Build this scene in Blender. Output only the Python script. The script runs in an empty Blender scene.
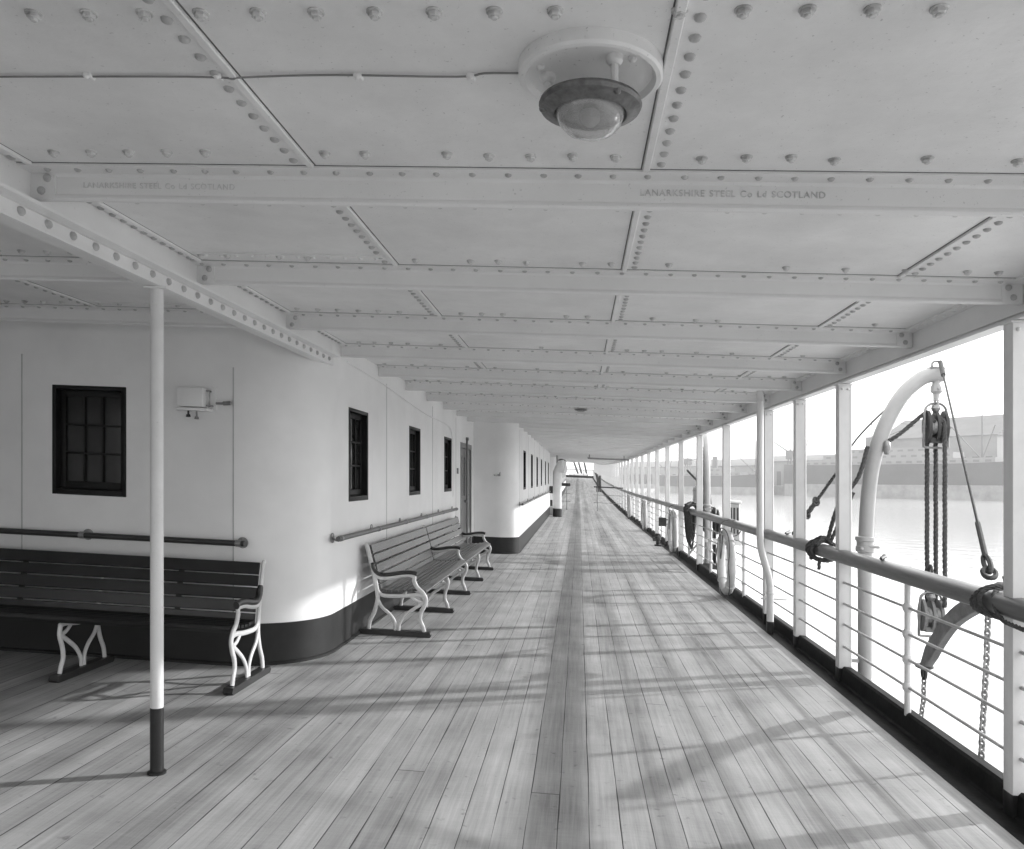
import bpy, bmesh, math, random
from mathutils import Vector, Matrix
random.seed(7)
R = math.radians
sc = bpy.context.scene

# ------------------------------------------------------------------ camera, sky, sun, exposure
cam_d = bpy.data.cameras.new("camera")
cam = bpy.data.objects.new("camera", cam_d)
sc.collection.objects.link(cam)
cam.location = (0, 0, 1.62)
cam.rotation_euler = (R(90), 0, math.atan(67 / 785.0))
cam_d.sensor_width = 36
cam_d.lens = 36 * 785 / 1024.0
cam_d.shift_y = 53.5 / 1024.0
cam_d.clip_start = 0.05
cam_d.clip_end = 6000
sc.camera = cam

SUN_EL, SUN_AZ = R(20.0), math.atan2(0.91, 0.415)      # azimuth from +Y (forward) towards +X (outboard)
w = bpy.data.worlds.new("World"); sc.world = w; w.use_nodes = True
nt = w.node_tree
bgn = nt.nodes["Background"]
sky = nt.nodes.new("ShaderNodeTexSky"); sky.sky_type = 'NISHITA'; sky.sun_disc = False
sky.sun_elevation = SUN_EL; sky.sun_rotation = SUN_AZ
sky.air_density = 1.0; sky.dust_density = 6.0; sky.ozone_density = 1.0
bw = nt.nodes.new("ShaderNodeRGBToBW")
nt.links.new(sky.outputs[0], bw.inputs[0]); # thin bright overcast in front of the clear sky: softens the glare round the sun, lifts the rest
cl = nt.nodes.new("ShaderNodeMath"); cl.operation = 'MINIMUM'; cl.inputs[1].default_value = 6.0
ma = nt.nodes.new("ShaderNodeMath"); ma.operation = 'MULTIPLY_ADD'; ma.inputs[1].default_value = 0.7; ma.inputs[2].default_value = 5.2
nt.links.new(bw.outputs[0], cl.inputs[0]); nt.links.new(cl.outputs[0], ma.inputs[0]); nt.links.new(ma.outputs[0], bgn.inputs[0])
bgn.inputs[1].default_value = 0.15

sl = bpy.data.lights.new("sun", 'SUN'); sl.energy = 2.0; sl.angle = R(1.3); sl.color = (1, 1, 1)
so = bpy.data.objects.new("sun", sl); sc.collection.objects.link(so)
dsun = Vector((math.sin(SUN_AZ) * math.cos(SUN_EL), math.cos(SUN_AZ) * math.cos(SUN_EL), math.sin(SUN_EL)))
so.rotation_euler = (-dsun).to_track_quat('-Z', 'Y').to_euler()
so.location = (60, 30, 40)

sc.view_settings.view_transform = 'Standard'
sc.view_settings.look = 'None'
sc.view_settings.gamma = 1
sc.view_settings.exposure = 1.1
sc.cycles.max_bounces = 10
sc.cycles.diffuse_bounces = 7
sc.cycles.glossy_bounces = 4
sc.cycles.transmission_bounces = 6
sc.cycles.volume_bounces = 2
sc.cycles.use_denoising = True
sc.cycles.sample_clamp_indirect = 16.0

# ------------------------------------------------------------------ helpers
def camber(x): return -0.045 * max(x, -5.5)
def sheer(y): return 0.00062 * max(0.0, y - 30) ** 1.75
def base(x, y=0.0): return camber(x) + sheer(y)

def origin_of(o):
    v = Vector((0, 0, 0))
    while o is not None:
        v += o.location; o = o.parent
    return v

def tag(o, label=None, cat=None, group=None, kind=None):
    if label: o['label'] = label
    if cat: o['category'] = cat
    if group: o['group'] = group
    if cat and not kind: kind = 'thing'
    if kind: o['kind'] = kind
    return o

def thing(name, label, cat, loc, group=None):
    """an Empty at the thing's base; loc is in deck coordinates (z above the deck)"""
    o = bpy.data.objects.new(name, None); sc.collection.objects.link(o)
    o.location = (loc[0], loc[1], loc[2] + base(loc[0], loc[1]))
    o.empty_display_size = 0.1
    return tag(o, label, cat, group)

def spline(pts, n=6):
    """Catmull-Rom through the points"""
    P = [Vector(p) for p in pts]
    P = [P[0] * 2 - P[1]] + P + [P[-1] * 2 - P[-2]]
    out = []
    for i in range(1, len(P) - 2):
        for k in range(n):
            t = k / n
            a, b, c, d = P[i-1], P[i], P[i+1], P[i+2]
            out.append(0.5 * ((2*b) + (c-a)*t + (2*a-5*b+4*c-d)*t*t + (3*b-a-3*c+d)*t**3))
    out.append(P[-2].copy())
    return out

class MB:
    def __init__(s): s.bm = bmesh.new()
    def loft(s, rings, cap=True, closed=False):
        bm = s.bm
        V = [[bm.verts.new(p) for p in r] for r in rings]
        n = len(V[0]); m = len(V)
        for i in range(m if closed else m - 1):
            a, b = V[i], V[(i+1) % m]
            for j in range(n):
                k = (j+1) % n
                try: bm.faces.new((a[j], a[k], b[k], b[j]))
                except ValueError: pass
        if cap and not closed:
            bm.faces.new(list(reversed(V[0]))); bm.faces.new(V[-1])
        return V
    def box(s, x0, x1, y0, y1, z0, z1, bev=0.0, seg=1):
        bm = s.bm
        vs = [bm.verts.new((x, y, z)) for x in (x0, x1) for y in (y0, y1) for z in (z0, z1)]
        fs = [(0,1,3,2), (4,6,7,5), (0,4,5,1), (2,3,7,6), (0,2,6,4), (1,5,7,3)]
        F = [bm.faces.new([vs[i] for i in f]) for f in fs]
        if bev > 0:
            es = list({e for f in F for e in f.edges})
            bmesh.ops.bevel(bm, geom=es, offset=bev, segments=seg, affect='EDGES', profile=0.5)
    def longbox(s, x0, x1, ys, z0, z1):
        s.loft([[(x0,y,z0),(x1,y,z0),(x1,y,z1),(x0,y,z1)] for y in ys])
    def widebox(s, xs, y0, y1, z0, z1):
        s.loft([[(x,y0,z0),(x,y1,z0),(x,y1,z1),(x,y0,z1)] for x in xs])
    def obox(s, c, ax, ay, az, hx, hy, hz, bev=0):
        c = Vector(c); ax, ay, az = Vector(ax), Vector(ay), Vector(az)
        vs = [s.bm.verts.new(c + ax*hx*i + ay*hy*j + az*hz*k) for i in (-1,1) for j in (-1,1) for k in (-1,1)]
        fs = [(0,1,3,2), (4,6,7,5), (0,4,5,1), (2,3,7,6), (0,2,6,4), (1,5,7,3)]
        F = [s.bm.faces.new([vs[i] for i in f]) for f in fs]
        if bev > 0:
            bmesh.ops.bevel(s.bm, geom=list({e for f in F for e in f.edges}), offset=bev, segments=2, affect='EDGES', profile=0.5)
    def tube(s, pts, r, n=8, closed=False, cap=True, flat=1.0, up=None):
        P = [Vector(p) for p in pts]; m = len(P)
        rr = r if isinstance(r, (list, tuple)) else [r] * m
        T = []
        for i in range(m):
            if closed: t = P[(i+1) % m] - P[i-1]
            else: t = P[min(i+1, m-1)] - P[max(i-1, 0)]
            T.append(t.normalized())
        if up is None:
            up = Vector((0,0,1)) if abs(T[0].z) < 0.9 else Vector((1,0,0))
        N = (Vector(up) - T[0] * Vector(up).dot(T[0])).normalized()
        rings = []
        for i in range(m):
            N = (N - T[i] * N.dot(T[i])).normalized()
            B = T[i].cross(N)
            rings.append([P[i] + (N * math.cos(2*math.pi*j/n) + B * math.sin(2*math.pi*j/n) * flat) * rr[i] for j in range(n)])
        s.loft(rings, cap=cap, closed=closed)
    def rope(s, pts, r, pitch=None, n=5):
        """three-strand laid rope"""
        pitch = pitch or r * 7
        P = [Vector(p) for p in pts]
        L = [0]
        for a, b in zip(P, P[1:]): L.append(L[-1] + (b-a).length)
        steps = max(8, int(L[-1] / (pitch / 8)))
        def at(d):
            for i in range(len(P)-1):
                if d <= L[i+1] + 1e-9:
                    t = (d - L[i]) / max(1e-9, L[i+1]-L[i]); return P[i].lerp(P[i+1], t), (P[i+1]-P[i]).normalized()
            return P[-1], (P[-1]-P[-2]).normalized()
        for k in range(3):
            q = []
            for i in range(steps+1):
                p, t = at(L[-1]*i/steps)
                u = Vector((0,0,1)) if abs(t.z) < 0.8 else Vector((1,0,0))
                N = (u - t*u.dot(t)).normalized(); B = t.cross(N)
                a = 2*math.pi*(L[-1]*i/steps/pitch + k/3)
                q.append(p + (N*math.cos(a) + B*math.sin(a)) * r * 0.48)
            s.tube(q, r*0.56, n)
    def lathe(s, prof, c, n=24, axis='z'):
        c = Vector(c); rings = []
        for r, z in prof:
            ring = []
            for j in range(n):
                a = 2*math.pi*j/n; x, y = r*math.cos(a), r*math.sin(a)
                ring.append(c + (Vector((x,y,z)) if axis == 'z' else Vector((z,x,y)) if axis == 'x' else Vector((y,z,x))))
            rings.append(ring)
        s.loft(rings)
    def prism(s, poly, fn, w0, w1):
        s.loft([[fn(u,v,w0) for u,v in poly], [fn(u,v,w1) for u,v in poly]])
    def paint(s, i):
        """faces added since the last call get material slot i"""
        for f in s.bm.faces:
            if not f.tag: f.material_index = i; f.tag = True
    def dome(s, p, nrm, r, h, n=7):
        p = Vector(p); nrm = Vector(nrm).normalized()
        u = nrm.orthogonal().normalized(); v = nrm.cross(u)
        rings = [[p + nrm*hh + (u*math.cos(2*math.pi*j/n) + v*math.sin(2*math.pi*j/n))*rr for j in range(n)]
                 for rr, hh in ((r,-0.001), (r*0.93,h*0.38), (r*0.72,h*0.74), (r*0.35,h*0.97))]
        s.loft(rings)
    def torus(s, c, a, b, r, up, n=14, k=6):
        """ring with half axes a (vector) and b (vector)"""
        c = Vector(c); a = Vector(a); b = Vector(b)
        s.tube([c + a*math.cos(2*math.pi*i/n) + b*math.sin(2*math.pi*i/n) for i in range(n)], r, k, closed=True, up=up)
    def build(s, name, mat, parent=None, loc=None, warp=True, smooth=True, angle=40, recalc=True):
        bm = s.bm
        if recalc: bmesh.ops.recalc_face_normals(bm, faces=bm.faces)
        me = bpy.data.meshes.new(name)
        off = origin_of(parent) if parent else Vector(loc) if loc is not None else Vector((0,0,0))
        if loc is not None and warp and not parent: off = Vector((loc[0], loc[1], loc[2] + base(loc[0], loc[1])))
        for v in bm.verts:
            if warp: v.co.z += base(v.co.x, v.co.y)
            v.co -= off
        bm.to_mesh(me); bm.free()
        if smooth:
            me.shade_smooth(); me.set_sharp_from_angle(angle=R(angle))
        for m_ in (mat if isinstance(mat, (list, tuple)) else [mat]): me.materials.append(m_)
        o = bpy.data.objects.new(name, me); sc.collection.objects.link(o)
        if parent: o.parent = parent
        else: o.location = off
        return o

# ------------------------------------------------------------------ materials
def mat(name, g, rough=0.5, var=0.0, vscale=3.0, bump=0.0, bscale=60.0, metal=0.0, spec=0.5, specks=0.0, coat=0.0, stretch=None):
    m = bpy.data.materials.new(name); m.use_nodes = True
    t = m.node_tree; b = t.nodes["Principled BSDF"]
    b.inputs['Base Color'].default_value = (g, g, g, 1)
    b.inputs['Roughness'].default_value = rough
    b.inputs['Metallic'].default_value = metal
    b.inputs['Specular IOR Level'].default_value = spec
    b.inputs['Coat Weight'].default_value = coat
    tc = t.nodes.new('ShaderNodeTexCoord'); src = tc.outputs['Object']
    if stretch:
        mp = t.nodes.new('ShaderNodeMapping'); mp.inputs['Scale'].default_value = stretch
        t.links.new(src, mp.inputs[0]); src = mp.outputs[0]
    if var > 0 or specks > 0:
        n = t.nodes.new('ShaderNodeTexNoise'); n.inputs['Scale'].default_value = vscale
        n.inputs['Detail'].default_value = 6; n.inputs['Roughness'].default_value = 0.65
        t.links.new(src, n.inputs['Vector'])
        mr = t.nodes.new('ShaderNodeMapRange')
        mr.inputs[1].default_value = 0.3; mr.inputs[2].default_value = 0.7
        mr.inputs[3].default_value = g * (1 - var); mr.inputs[4].default_value = min(0.95, g * (1 + var))
        t.links.new(n.outputs[0], mr.inputs[0]); out = mr.outputs[0]
        if specks > 0:
            n2 = t.nodes.new('ShaderNodeTexNoise'); n2.inputs['Scale'].default_value = 85
            n2.inputs['Detail'].default_value = 3
            t.links.new(tc.outputs['Object'], n2.inputs['Vector'])
            r2 = t.nodes.new('ShaderNodeMapRange'); r2.inputs[1].default_value = 0.68; r2.inputs[2].default_value = 0.73
            r2.inputs[3].default_value = 1.0; r2.inputs[4].default_value = 1 - specks
            t.links.new(n2.outputs[0], r2.inputs[0])
            mu = t.nodes.new('ShaderNodeMath'); mu.operation = 'MULTIPLY'
            t.links.new(out, mu.inputs[0]); t.links.new(r2.outputs[0], mu.inputs[1]); out = mu.outputs[0]
        cc = t.nodes.new('ShaderNodeCombineColor')
        for i in range(3): t.links.new(out, cc.inputs[i])
        t.links.new(cc.outputs[0], b.inputs['Base Color'])
    if bump > 0:
        nb = t.nodes.new('ShaderNodeTexNoise'); nb.inputs['Scale'].default_value = bscale; nb.inputs['Detail'].default_value = 4
        t.links.new(src, nb.inputs['Vector'])
        bp = t.nodes.new('ShaderNodeBump'); bp.inputs['Strength'].default_value = bump; bp.inputs['Distance'].default_value = 0.004
        t.links.new(nb.outputs[0], bp.inputs['Height']); t.links.new(bp.outputs[0], b.inputs['Normal'])
    return m

M = {}
M['wall'] = mat('wall_paint', 0.84, 0.38, 0.07, 1.1, 0.12, 25, specks=0.06)
M['ceil'] = mat('ceiling_paint', 0.81, 0.42, 0.10, 2.0, 0.2, 40, specks=0.3)
M['beam'] = mat('beam_paint', 0.80, 0.42, 0.05, 2.0, 0.15, 50, specks=0.22)
M['white'] = mat('white_enamel', 0.70, 0.33, 0.08, 4, 0.1, 60, specks=0.15)
M['davit'] = mat('shaded_davit_enamel', 0.40, 0.33, 0.08, 4, 0.1, 60, specks=0.1)  # white davit paint, darkened to stand in for its shaded side
M['rivet'] = mat('shaded_rivet', 0.46, 0.4, 0.2, 20)  # darker than the plating, in place of shading round the domes
M['wirem'] = mat('painted_wire', 0.22, 0.5, 0.2, 9)
M['letter'] = mat('raised_letter_shade', 0.57, 0.45, 0.3, 30)  # darker than the beam, painting in the shaded edges of the letters
M['letterfaint'] = mat('faint_letter_shade', 0.64, 0.45, 0.15, 30)  # same painted-in letter shading, weaker
M['chainm'] = mat('pale_galvanised_chain', 0.34, 0.5, 0.3, 30)
M['nut'] = mat('shaded_grimy_nut', 0.52, 0.4, 0.5, 9, 0.3, 120)  # darkened for grime and for the shade on the undersides
M['gap'] = mat('lap_joint_shadow_dirt', 0.13, 0.8, 0.4, 12)  # dark strips paint in gap shadow and dirt along laps and flanges
M['black'] = mat('black_paint', 0.014, 0.38, 0.5, 6, 0.25, 40)
M['gutterm'] = mat('gutter_paint', 0.010, 0.6, 0.7, 9, 0.5, 30, spec=0.12)
M['skirt'] = mat('skirting_paint', 0.022, 0.5, 0.25, 3, 0.15, 30, spec=0.25)
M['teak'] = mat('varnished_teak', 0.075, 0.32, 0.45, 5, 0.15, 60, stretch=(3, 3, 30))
M['benchwood'] = mat('shaded_bench_teak', 0.012, 0.3, 0.4, 4, 0.15, 60)  # teak darkened further because the front bench stands in shade
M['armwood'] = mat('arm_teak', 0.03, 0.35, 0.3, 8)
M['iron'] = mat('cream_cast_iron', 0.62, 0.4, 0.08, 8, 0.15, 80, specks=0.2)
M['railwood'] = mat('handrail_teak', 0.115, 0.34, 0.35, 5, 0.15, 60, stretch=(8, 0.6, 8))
M['rod'] = mat('painted_rod', 0.45, 0.4, 0.2, 8)
M['window'] = mat('window_wood', 0.008, 0.5, 0.3, 8, spec=0.25)
M['pane'] = mat('window_pane', 0.02, 0.08, 0.6, 2.5, spec=0.35)
M['doorw'] = mat('door_wood', 0.16, 0.35, 0.2, 6, stretch=(6, 6, 0.7))
M['bronze'] = mat('weathered_bronze', 0.16, 0.42, 0.4, 30, 0.2, 90, metal=0.5)
M['metal'] = mat('galvanised', 0.3, 0.45, 0.3, 20, 0.2, 80, metal=0.6)
M['dark'] = mat('dark_iron', 0.035, 0.5, 0.4, 15, 0.3, 60)
M['rope'] = mat('tarred_rope', 0.075, 0.85, 0.4, 60, 0.3, 200)
M['manila'] = mat('weathered_manila', 0.13, 0.9, 0.4, 60, 0.3, 200)
M['canvas'] = mat('white_canvas', 0.62, 0.8, 0.12, 10, 0.3, 90)
M['spar'] = mat('weathered_spar', 0.17, 0.6, 0.35, 10, 0.3, 60)
M['grey'] = mat('grey_paint', 0.42, 0.5, 0.15, 5)
M['bankdark'] = mat('ship_plating', 0.05, 0.6, 0.35, 0.05)
M['bankwall'] = mat('quay_stone', 0.2, 0.8, 0.3, 0.2)
M['banklight'] = mat('pale_superstructure', 0.2, 0.6, 0.15, 0.1)
M['bankroof'] = mat('shed_roof', 0.12, 0.7, 0.2, 0.1)
M['hull'] = mat('hull_paint', 0.05, 0.5, 0.2, 0.5)
M['seam'] = mat('seam_paint', 0.5, 0.45, 0.08, 6)

def deck_material():
    m = bpy.data.materials.new('scrubbed_deck_planks'); m.use_nodes = True
    t = m.node_tree; N = t.nodes; Lk = t.links; b = N["Principled BSDF"]
    tc = N.new('ShaderNodeTexCoord'); sep = N.new('ShaderNodeSeparateXYZ'); Lk.new(tc.outputs['Object'], sep.inputs[0])
    def mth(op, a, b_=None, c=None):
        n = N.new('ShaderNodeMath'); n.operation = op
        for i, v in enumerate((a, b_, c)):
            if v is None: continue
            if isinstance(v, (int, float)): n.inputs[i].default_value = v
            else: Lk.new(v, n.inputs[i])
        return n.outputs[0]
    W = 0.146
    # the seams wander by a millimetre or two
    wn = N.new('ShaderNodeTexNoise'); wn.inputs['Scale'].default_value = 1.3
    Lk.new(tc.outputs['Object'], wn.inputs['Vector'])
    xw = mth('ADD', sep.outputs[0], mth('MULTIPLY', mth('SUBTRACT', wn.outputs[0], 0.5), 0.012))
    xs = mth('DIVIDE', mth('ADD', xw, 0.0985 + W * 200), W)
    pid = mth('FLOOR', xs); fr = mth('FRACT', xs)
    rnd = N.new('ShaderNodeTexWhiteNoise'); rnd.noise_dimensions = '1D'; Lk.new(pid, rnd.inputs['W'])
    ys = mth('DIVIDE', mth('ADD', sep.outputs[1], mth('MULTIPLY', rnd.outputs['Value'], 47.0)), 13.7)
    yid = mth('FLOOR', ys); yf = mth('FRACT', ys)
    r2 = N.new('ShaderNodeTexWhiteNoise'); r2.noise_dimensions = '2D'
    cx = N.new('ShaderNodeCombineXYZ'); Lk.new(pid, cx.inputs[0]); Lk.new(yid, cx.inputs[1]); Lk.new(cx.outputs[0], r2.inputs['Vector'])
    # grain: noise stretched along the planks, shifted plank by plank
    cg = N.new('ShaderNodeCombineXYZ')
    Lk.new(mth('MULTIPLY', sep.outputs[0], 42.0), cg.inputs[0])
    Lk.new(mth('ADD', mth('MULTIPLY', sep.outputs[1], 1.1), mth('MULTIPLY', r2.outputs['Value'], 90.0)), cg.inputs[1])
    g = N.new('ShaderNodeTexNoise'); g.inputs['Scale'].default_value = 1.0; g.inputs['Detail'].default_value = 8; g.inputs['Roughness'].default_value = 0.75
    Lk.new(cg.outputs[0], g.inputs['Vector'])
    # fine cross scratches from holystoning
    cf = N.new('ShaderNodeCombineXYZ')
    Lk.new(mth('MULTIPLY', sep.outputs[0], 8.0), cf.inputs[0]); Lk.new(mth('MULTIPLY', sep.outputs[1], 60.0), cf.inputs[1])
    f = N.new('ShaderNodeTexNoise'); f.inputs['Scale'].default_value = 1.0; f.inputs['Detail'].default_value = 3
    Lk.new(cf.outputs[0], f.inputs['Vector'])
    # broad worn streaks along the walk
    cw = N.new('ShaderNodeCombineXYZ')
    Lk.new(mth('MULTIPLY', sep.outputs[0], 3.6), cw.inputs[0]); Lk.new(mth('MULTIPLY', sep.outputs[1], 0.16), cw.inputs[1])
    wv = N.new('ShaderNodeTexNoise'); wv.inputs['Scale'].default_value = 1.0; wv.inputs['Detail'].default_value = 4
    Lk.new(cw.outputs[0], wv.inputs['Vector'])
    blot = N.new('ShaderNodeTexNoise'); blot.inputs['Scale'].default_value = 2.2; blot.inputs['Detail'].default_value = 5
    Lk.new(tc.outputs['Object'], blot.inputs['Vector'])
    tone = mth('ADD', 0.35, mth('MULTIPLY', mth('SUBTRACT', r2.outputs['Value'], 0.5), 0.095))
    tone = mth('ADD', tone, mth('MULTIPLY', mth('SUBTRACT', g.outputs[0], 0.5), 0.42))
    tone = mth('ADD', tone, mth('MULTIPLY', mth('SUBTRACT', f.outputs[0], 0.5), 0.07))
    tone = mth('ADD', tone, mth('MULTIPLY', mth('SUBTRACT', wv.outputs[0], 0.5), 0.42))
    tone = mth('ADD', tone, mth('MULTIPLY', mth('SUBTRACT', blot.outputs[0], 0.5), 0.30))
    # small dark spots: tar, bolt stains, trodden dirt
    sp_ = N.new('ShaderNodeTexNoise'); sp_.inputs['Scale'].default_value = 17; sp_.inputs['Detail'].default_value = 4
    Lk.new(tc.outputs['Object'], sp_.inputs['Vector'])
    ms = N.new('ShaderNodeMapRange'); ms.inputs[1].default_value = 0.66; ms.inputs[2].default_value = 0.76; ms.inputs[3].default_value = 1.0; ms.inputs[4].default_value = 0.6
    Lk.new(sp_.outputs[0], ms.inputs[0]); tone = mth('MULTIPLY', tone, ms.outputs[0])
    # caulked seams of uneven strength
    dist = mth('MULTIPLY', mth('MINIMUM', fr, mth('SUBTRACT', 1.0, fr)), W)
    sn = N.new('ShaderNodeTexNoise'); sn.inputs['Scale'].default_value = 1.0; sn.inputs['Detail'].default_value = 3
    cs = N.new('ShaderNodeCombineXYZ'); Lk.new(mth('MULTIPLY', mth('ROUND', xs), 7.31), cs.inputs[0]); Lk.new(mth('MULTIPLY', sep.outputs[1], 1.4), cs.inputs[1])
    Lk.new(cs.outputs[0], sn.inputs['Vector'])
    width = mth('MAXIMUM', mth('MULTIPLY', mth('SUBTRACT', sn.outputs[0], 0.29), 0.0125), 0.0003)
    mr = N.new('ShaderNodeMapRange'); Lk.new(dist, mr.inputs[0]); Lk.new(mth('MULTIPLY', width, 0.55), mr.inputs[1]); Lk.new(width, mr.inputs[2])
    mr.inputs[3].default_value = 0.0; mr.inputs[4].default_value = 1.0
    dy = mth('MULTIPLY', mth('MINIMUM', yf, mth('SUBTRACT', 1.0, yf)), 13.7)
    mb = N.new('ShaderNodeMapRange'); Lk.new(dy, mb.inputs[0]); mb.inputs[1].default_value = 0.002; mb.inputs[2].default_value = 0.004
    mask = mth('MULTIPLY', mr.outputs[0], mb.outputs[0])
    tone = mth('MULTIPLY', mth('MAXIMUM', tone, 0.12), mth('ADD', 0.12, mth('MULTIPLY', mask, 0.88)))
    cc = N.new('ShaderNodeCombineColor')
    for i in range(3): Lk.new(tone, cc.inputs[i])
    Lk.new(cc.outputs[0], b.inputs['Base Color'])
    b.inputs['Roughness'].default_value = 0.55
    b.inputs['Specular IOR Level'].default_value = 0.3
    bp = N.new('ShaderNodeBump'); bp.inputs['Strength'].default_value = 0.6; bp.inputs['Distance'].default_value = 0.003
    Lk.new(mth('ADD', mask, mth('MULTIPLY', g.outputs[0], 0.25)), bp.inputs['Height']); Lk.new(bp.outputs[0], b.inputs['Normal'])
    return m
M['deck'] = deck_material()

def water_material():
    m = bpy.data.materials.new('harbour_water'); m.use_nodes = True
    t = m.node_tree; b = t.nodes["Principled BSDF"]
    b.inputs['Base Color'].default_value = (0.45, 0.45, 0.45, 1); b.inputs['Roughness'].default_value = 0.12
    tc = t.nodes.new('ShaderNodeTexCoord'); n = t.nodes.new('ShaderNodeTexNoise'); n.inputs['Scale'].default_value = 0.35
    n.inputs['Detail'].default_value = 5; t.links.new(tc.outputs['Object'], n.inputs['Vector'])
    bp = t.nodes.new('ShaderNodeBump'); bp.inputs['Strength'].default_value = 0.25; bp.inputs['Distance'].default_value = 0.25
    t.links.new(n.outputs[0], bp.inputs['Height']); t.links.new(bp.outputs[0], b.inputs['Normal'])
    return m
M['water'] = water_material()

def glass_material():
    m = bpy.data.materials.new('lamp_glass'); m.use_nodes = True
    b = m.node_tree.nodes["Principled BSDF"]
    b.inputs['Base Color'].default_value = (0.9, 0.9, 0.9, 1); b.inputs['Roughness'].default_value = 0.04
    b.inputs['Transmission Weight'].default_value = 0.8; b.inputs['IOR'].default_value = 1.35
    return m
M['glass'] = glass_material()

# ------------------------------------------------------------------ the setting
YS = [-8, -4, 0, 4, 8, 12, 16, 20, 24, 28, 30, 32, 34] + list(range(37, 122, 3)) + [122]
XS = [-9.5, -5.5, -2.0, 2.07]

def sheet(mb, xs, ys, z):
    V = [[mb.bm.verts.new((x, y, z)) for y in ys] for x in xs]
    for i in range(len(xs)-1):
        for j in range(len(ys)-1):
            mb.bm.faces.new((V[i][j], V[i+1][j], V[i+1][j+1], V[i][j+1]))

g = MB(); g.loft([[(x0, y, -0.10), (-5.5, y, -0.10), (2.07, y, -0.10), (2.07, y, 0), (-5.5, y, 0), (x0, y, 0)] for y in YS for x0 in (-9.5,)])
tag(g.build('deck', M['deck'], smooth=False), kind='structure')
g = MB(); g.loft([[(2.07, y, -0.10), (2.31, y, -0.10), (2.31, y, 0.112), (2.25, y, 0.115), (2.235, y, 0.10), (2.225, y, -0.004), (2.21, y, -0.018), (2.085, y, -0.016), (2.07, y, 0.003)] for y in YS])
tag(g.build('gutter', M['gutterm'], angle=30), kind='structure')
g = MB(); g.loft([[(-12, y, -9 - base(-12, y)), (2.40, y, -9 - base(2.4, y)), (2.42, y, -0.102), (-9.5, y, -0.102), (-12, y, -0.5)] for y in YS])
tag(g.build('hull', M['hull']), kind='structure')
g = MB(); g.loft([[(-5 - (y-122)*-0.05, y, -9), (2.4 - max(0, y-140)*0.1, y, -9), (2.4 - max(0, y-140)*0.08, y, 0.2), (-9 + max(0, y-140)*0.06, y, 0.2)] for y in (122.05, 130, 140, 150, 170, 185)])
tag(g.build('foredeck', M['grey'], warp=False), kind='structure')
g = MB(); sheet(g, [-1500, -300, 0, 300, 1500], [-1500, -300, 0, 300, 1500], -8.0)
tag(g.build('water', M['water'], warp=False, smooth=False), kind='structure')

g = MB(); g.longbox(-9.42, -9.3, [-3.1, 1, 6.04], 0.0, 2.728)  # unseen wall added to cut light on the left of the deck
tag(g.build('added_shade_wall', M['wall'], smooth=False), kind='structure')

# --- upper deck: plating, beams, girders, seam straps, nuts
CZ, BZ = 2.73, 2.615
g = MB(); g.loft([[(-9.5, y, CZ), (-5.5, y, CZ), (2.42, y, CZ), (2.42, y, CZ+0.11), (-5.5, y, CZ+0.11), (-9.5, y, CZ+0.11)] for y in YS])
ceiling = tag(g.build('ceiling', M['ceil'], smooth=False), kind='structure')

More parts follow.
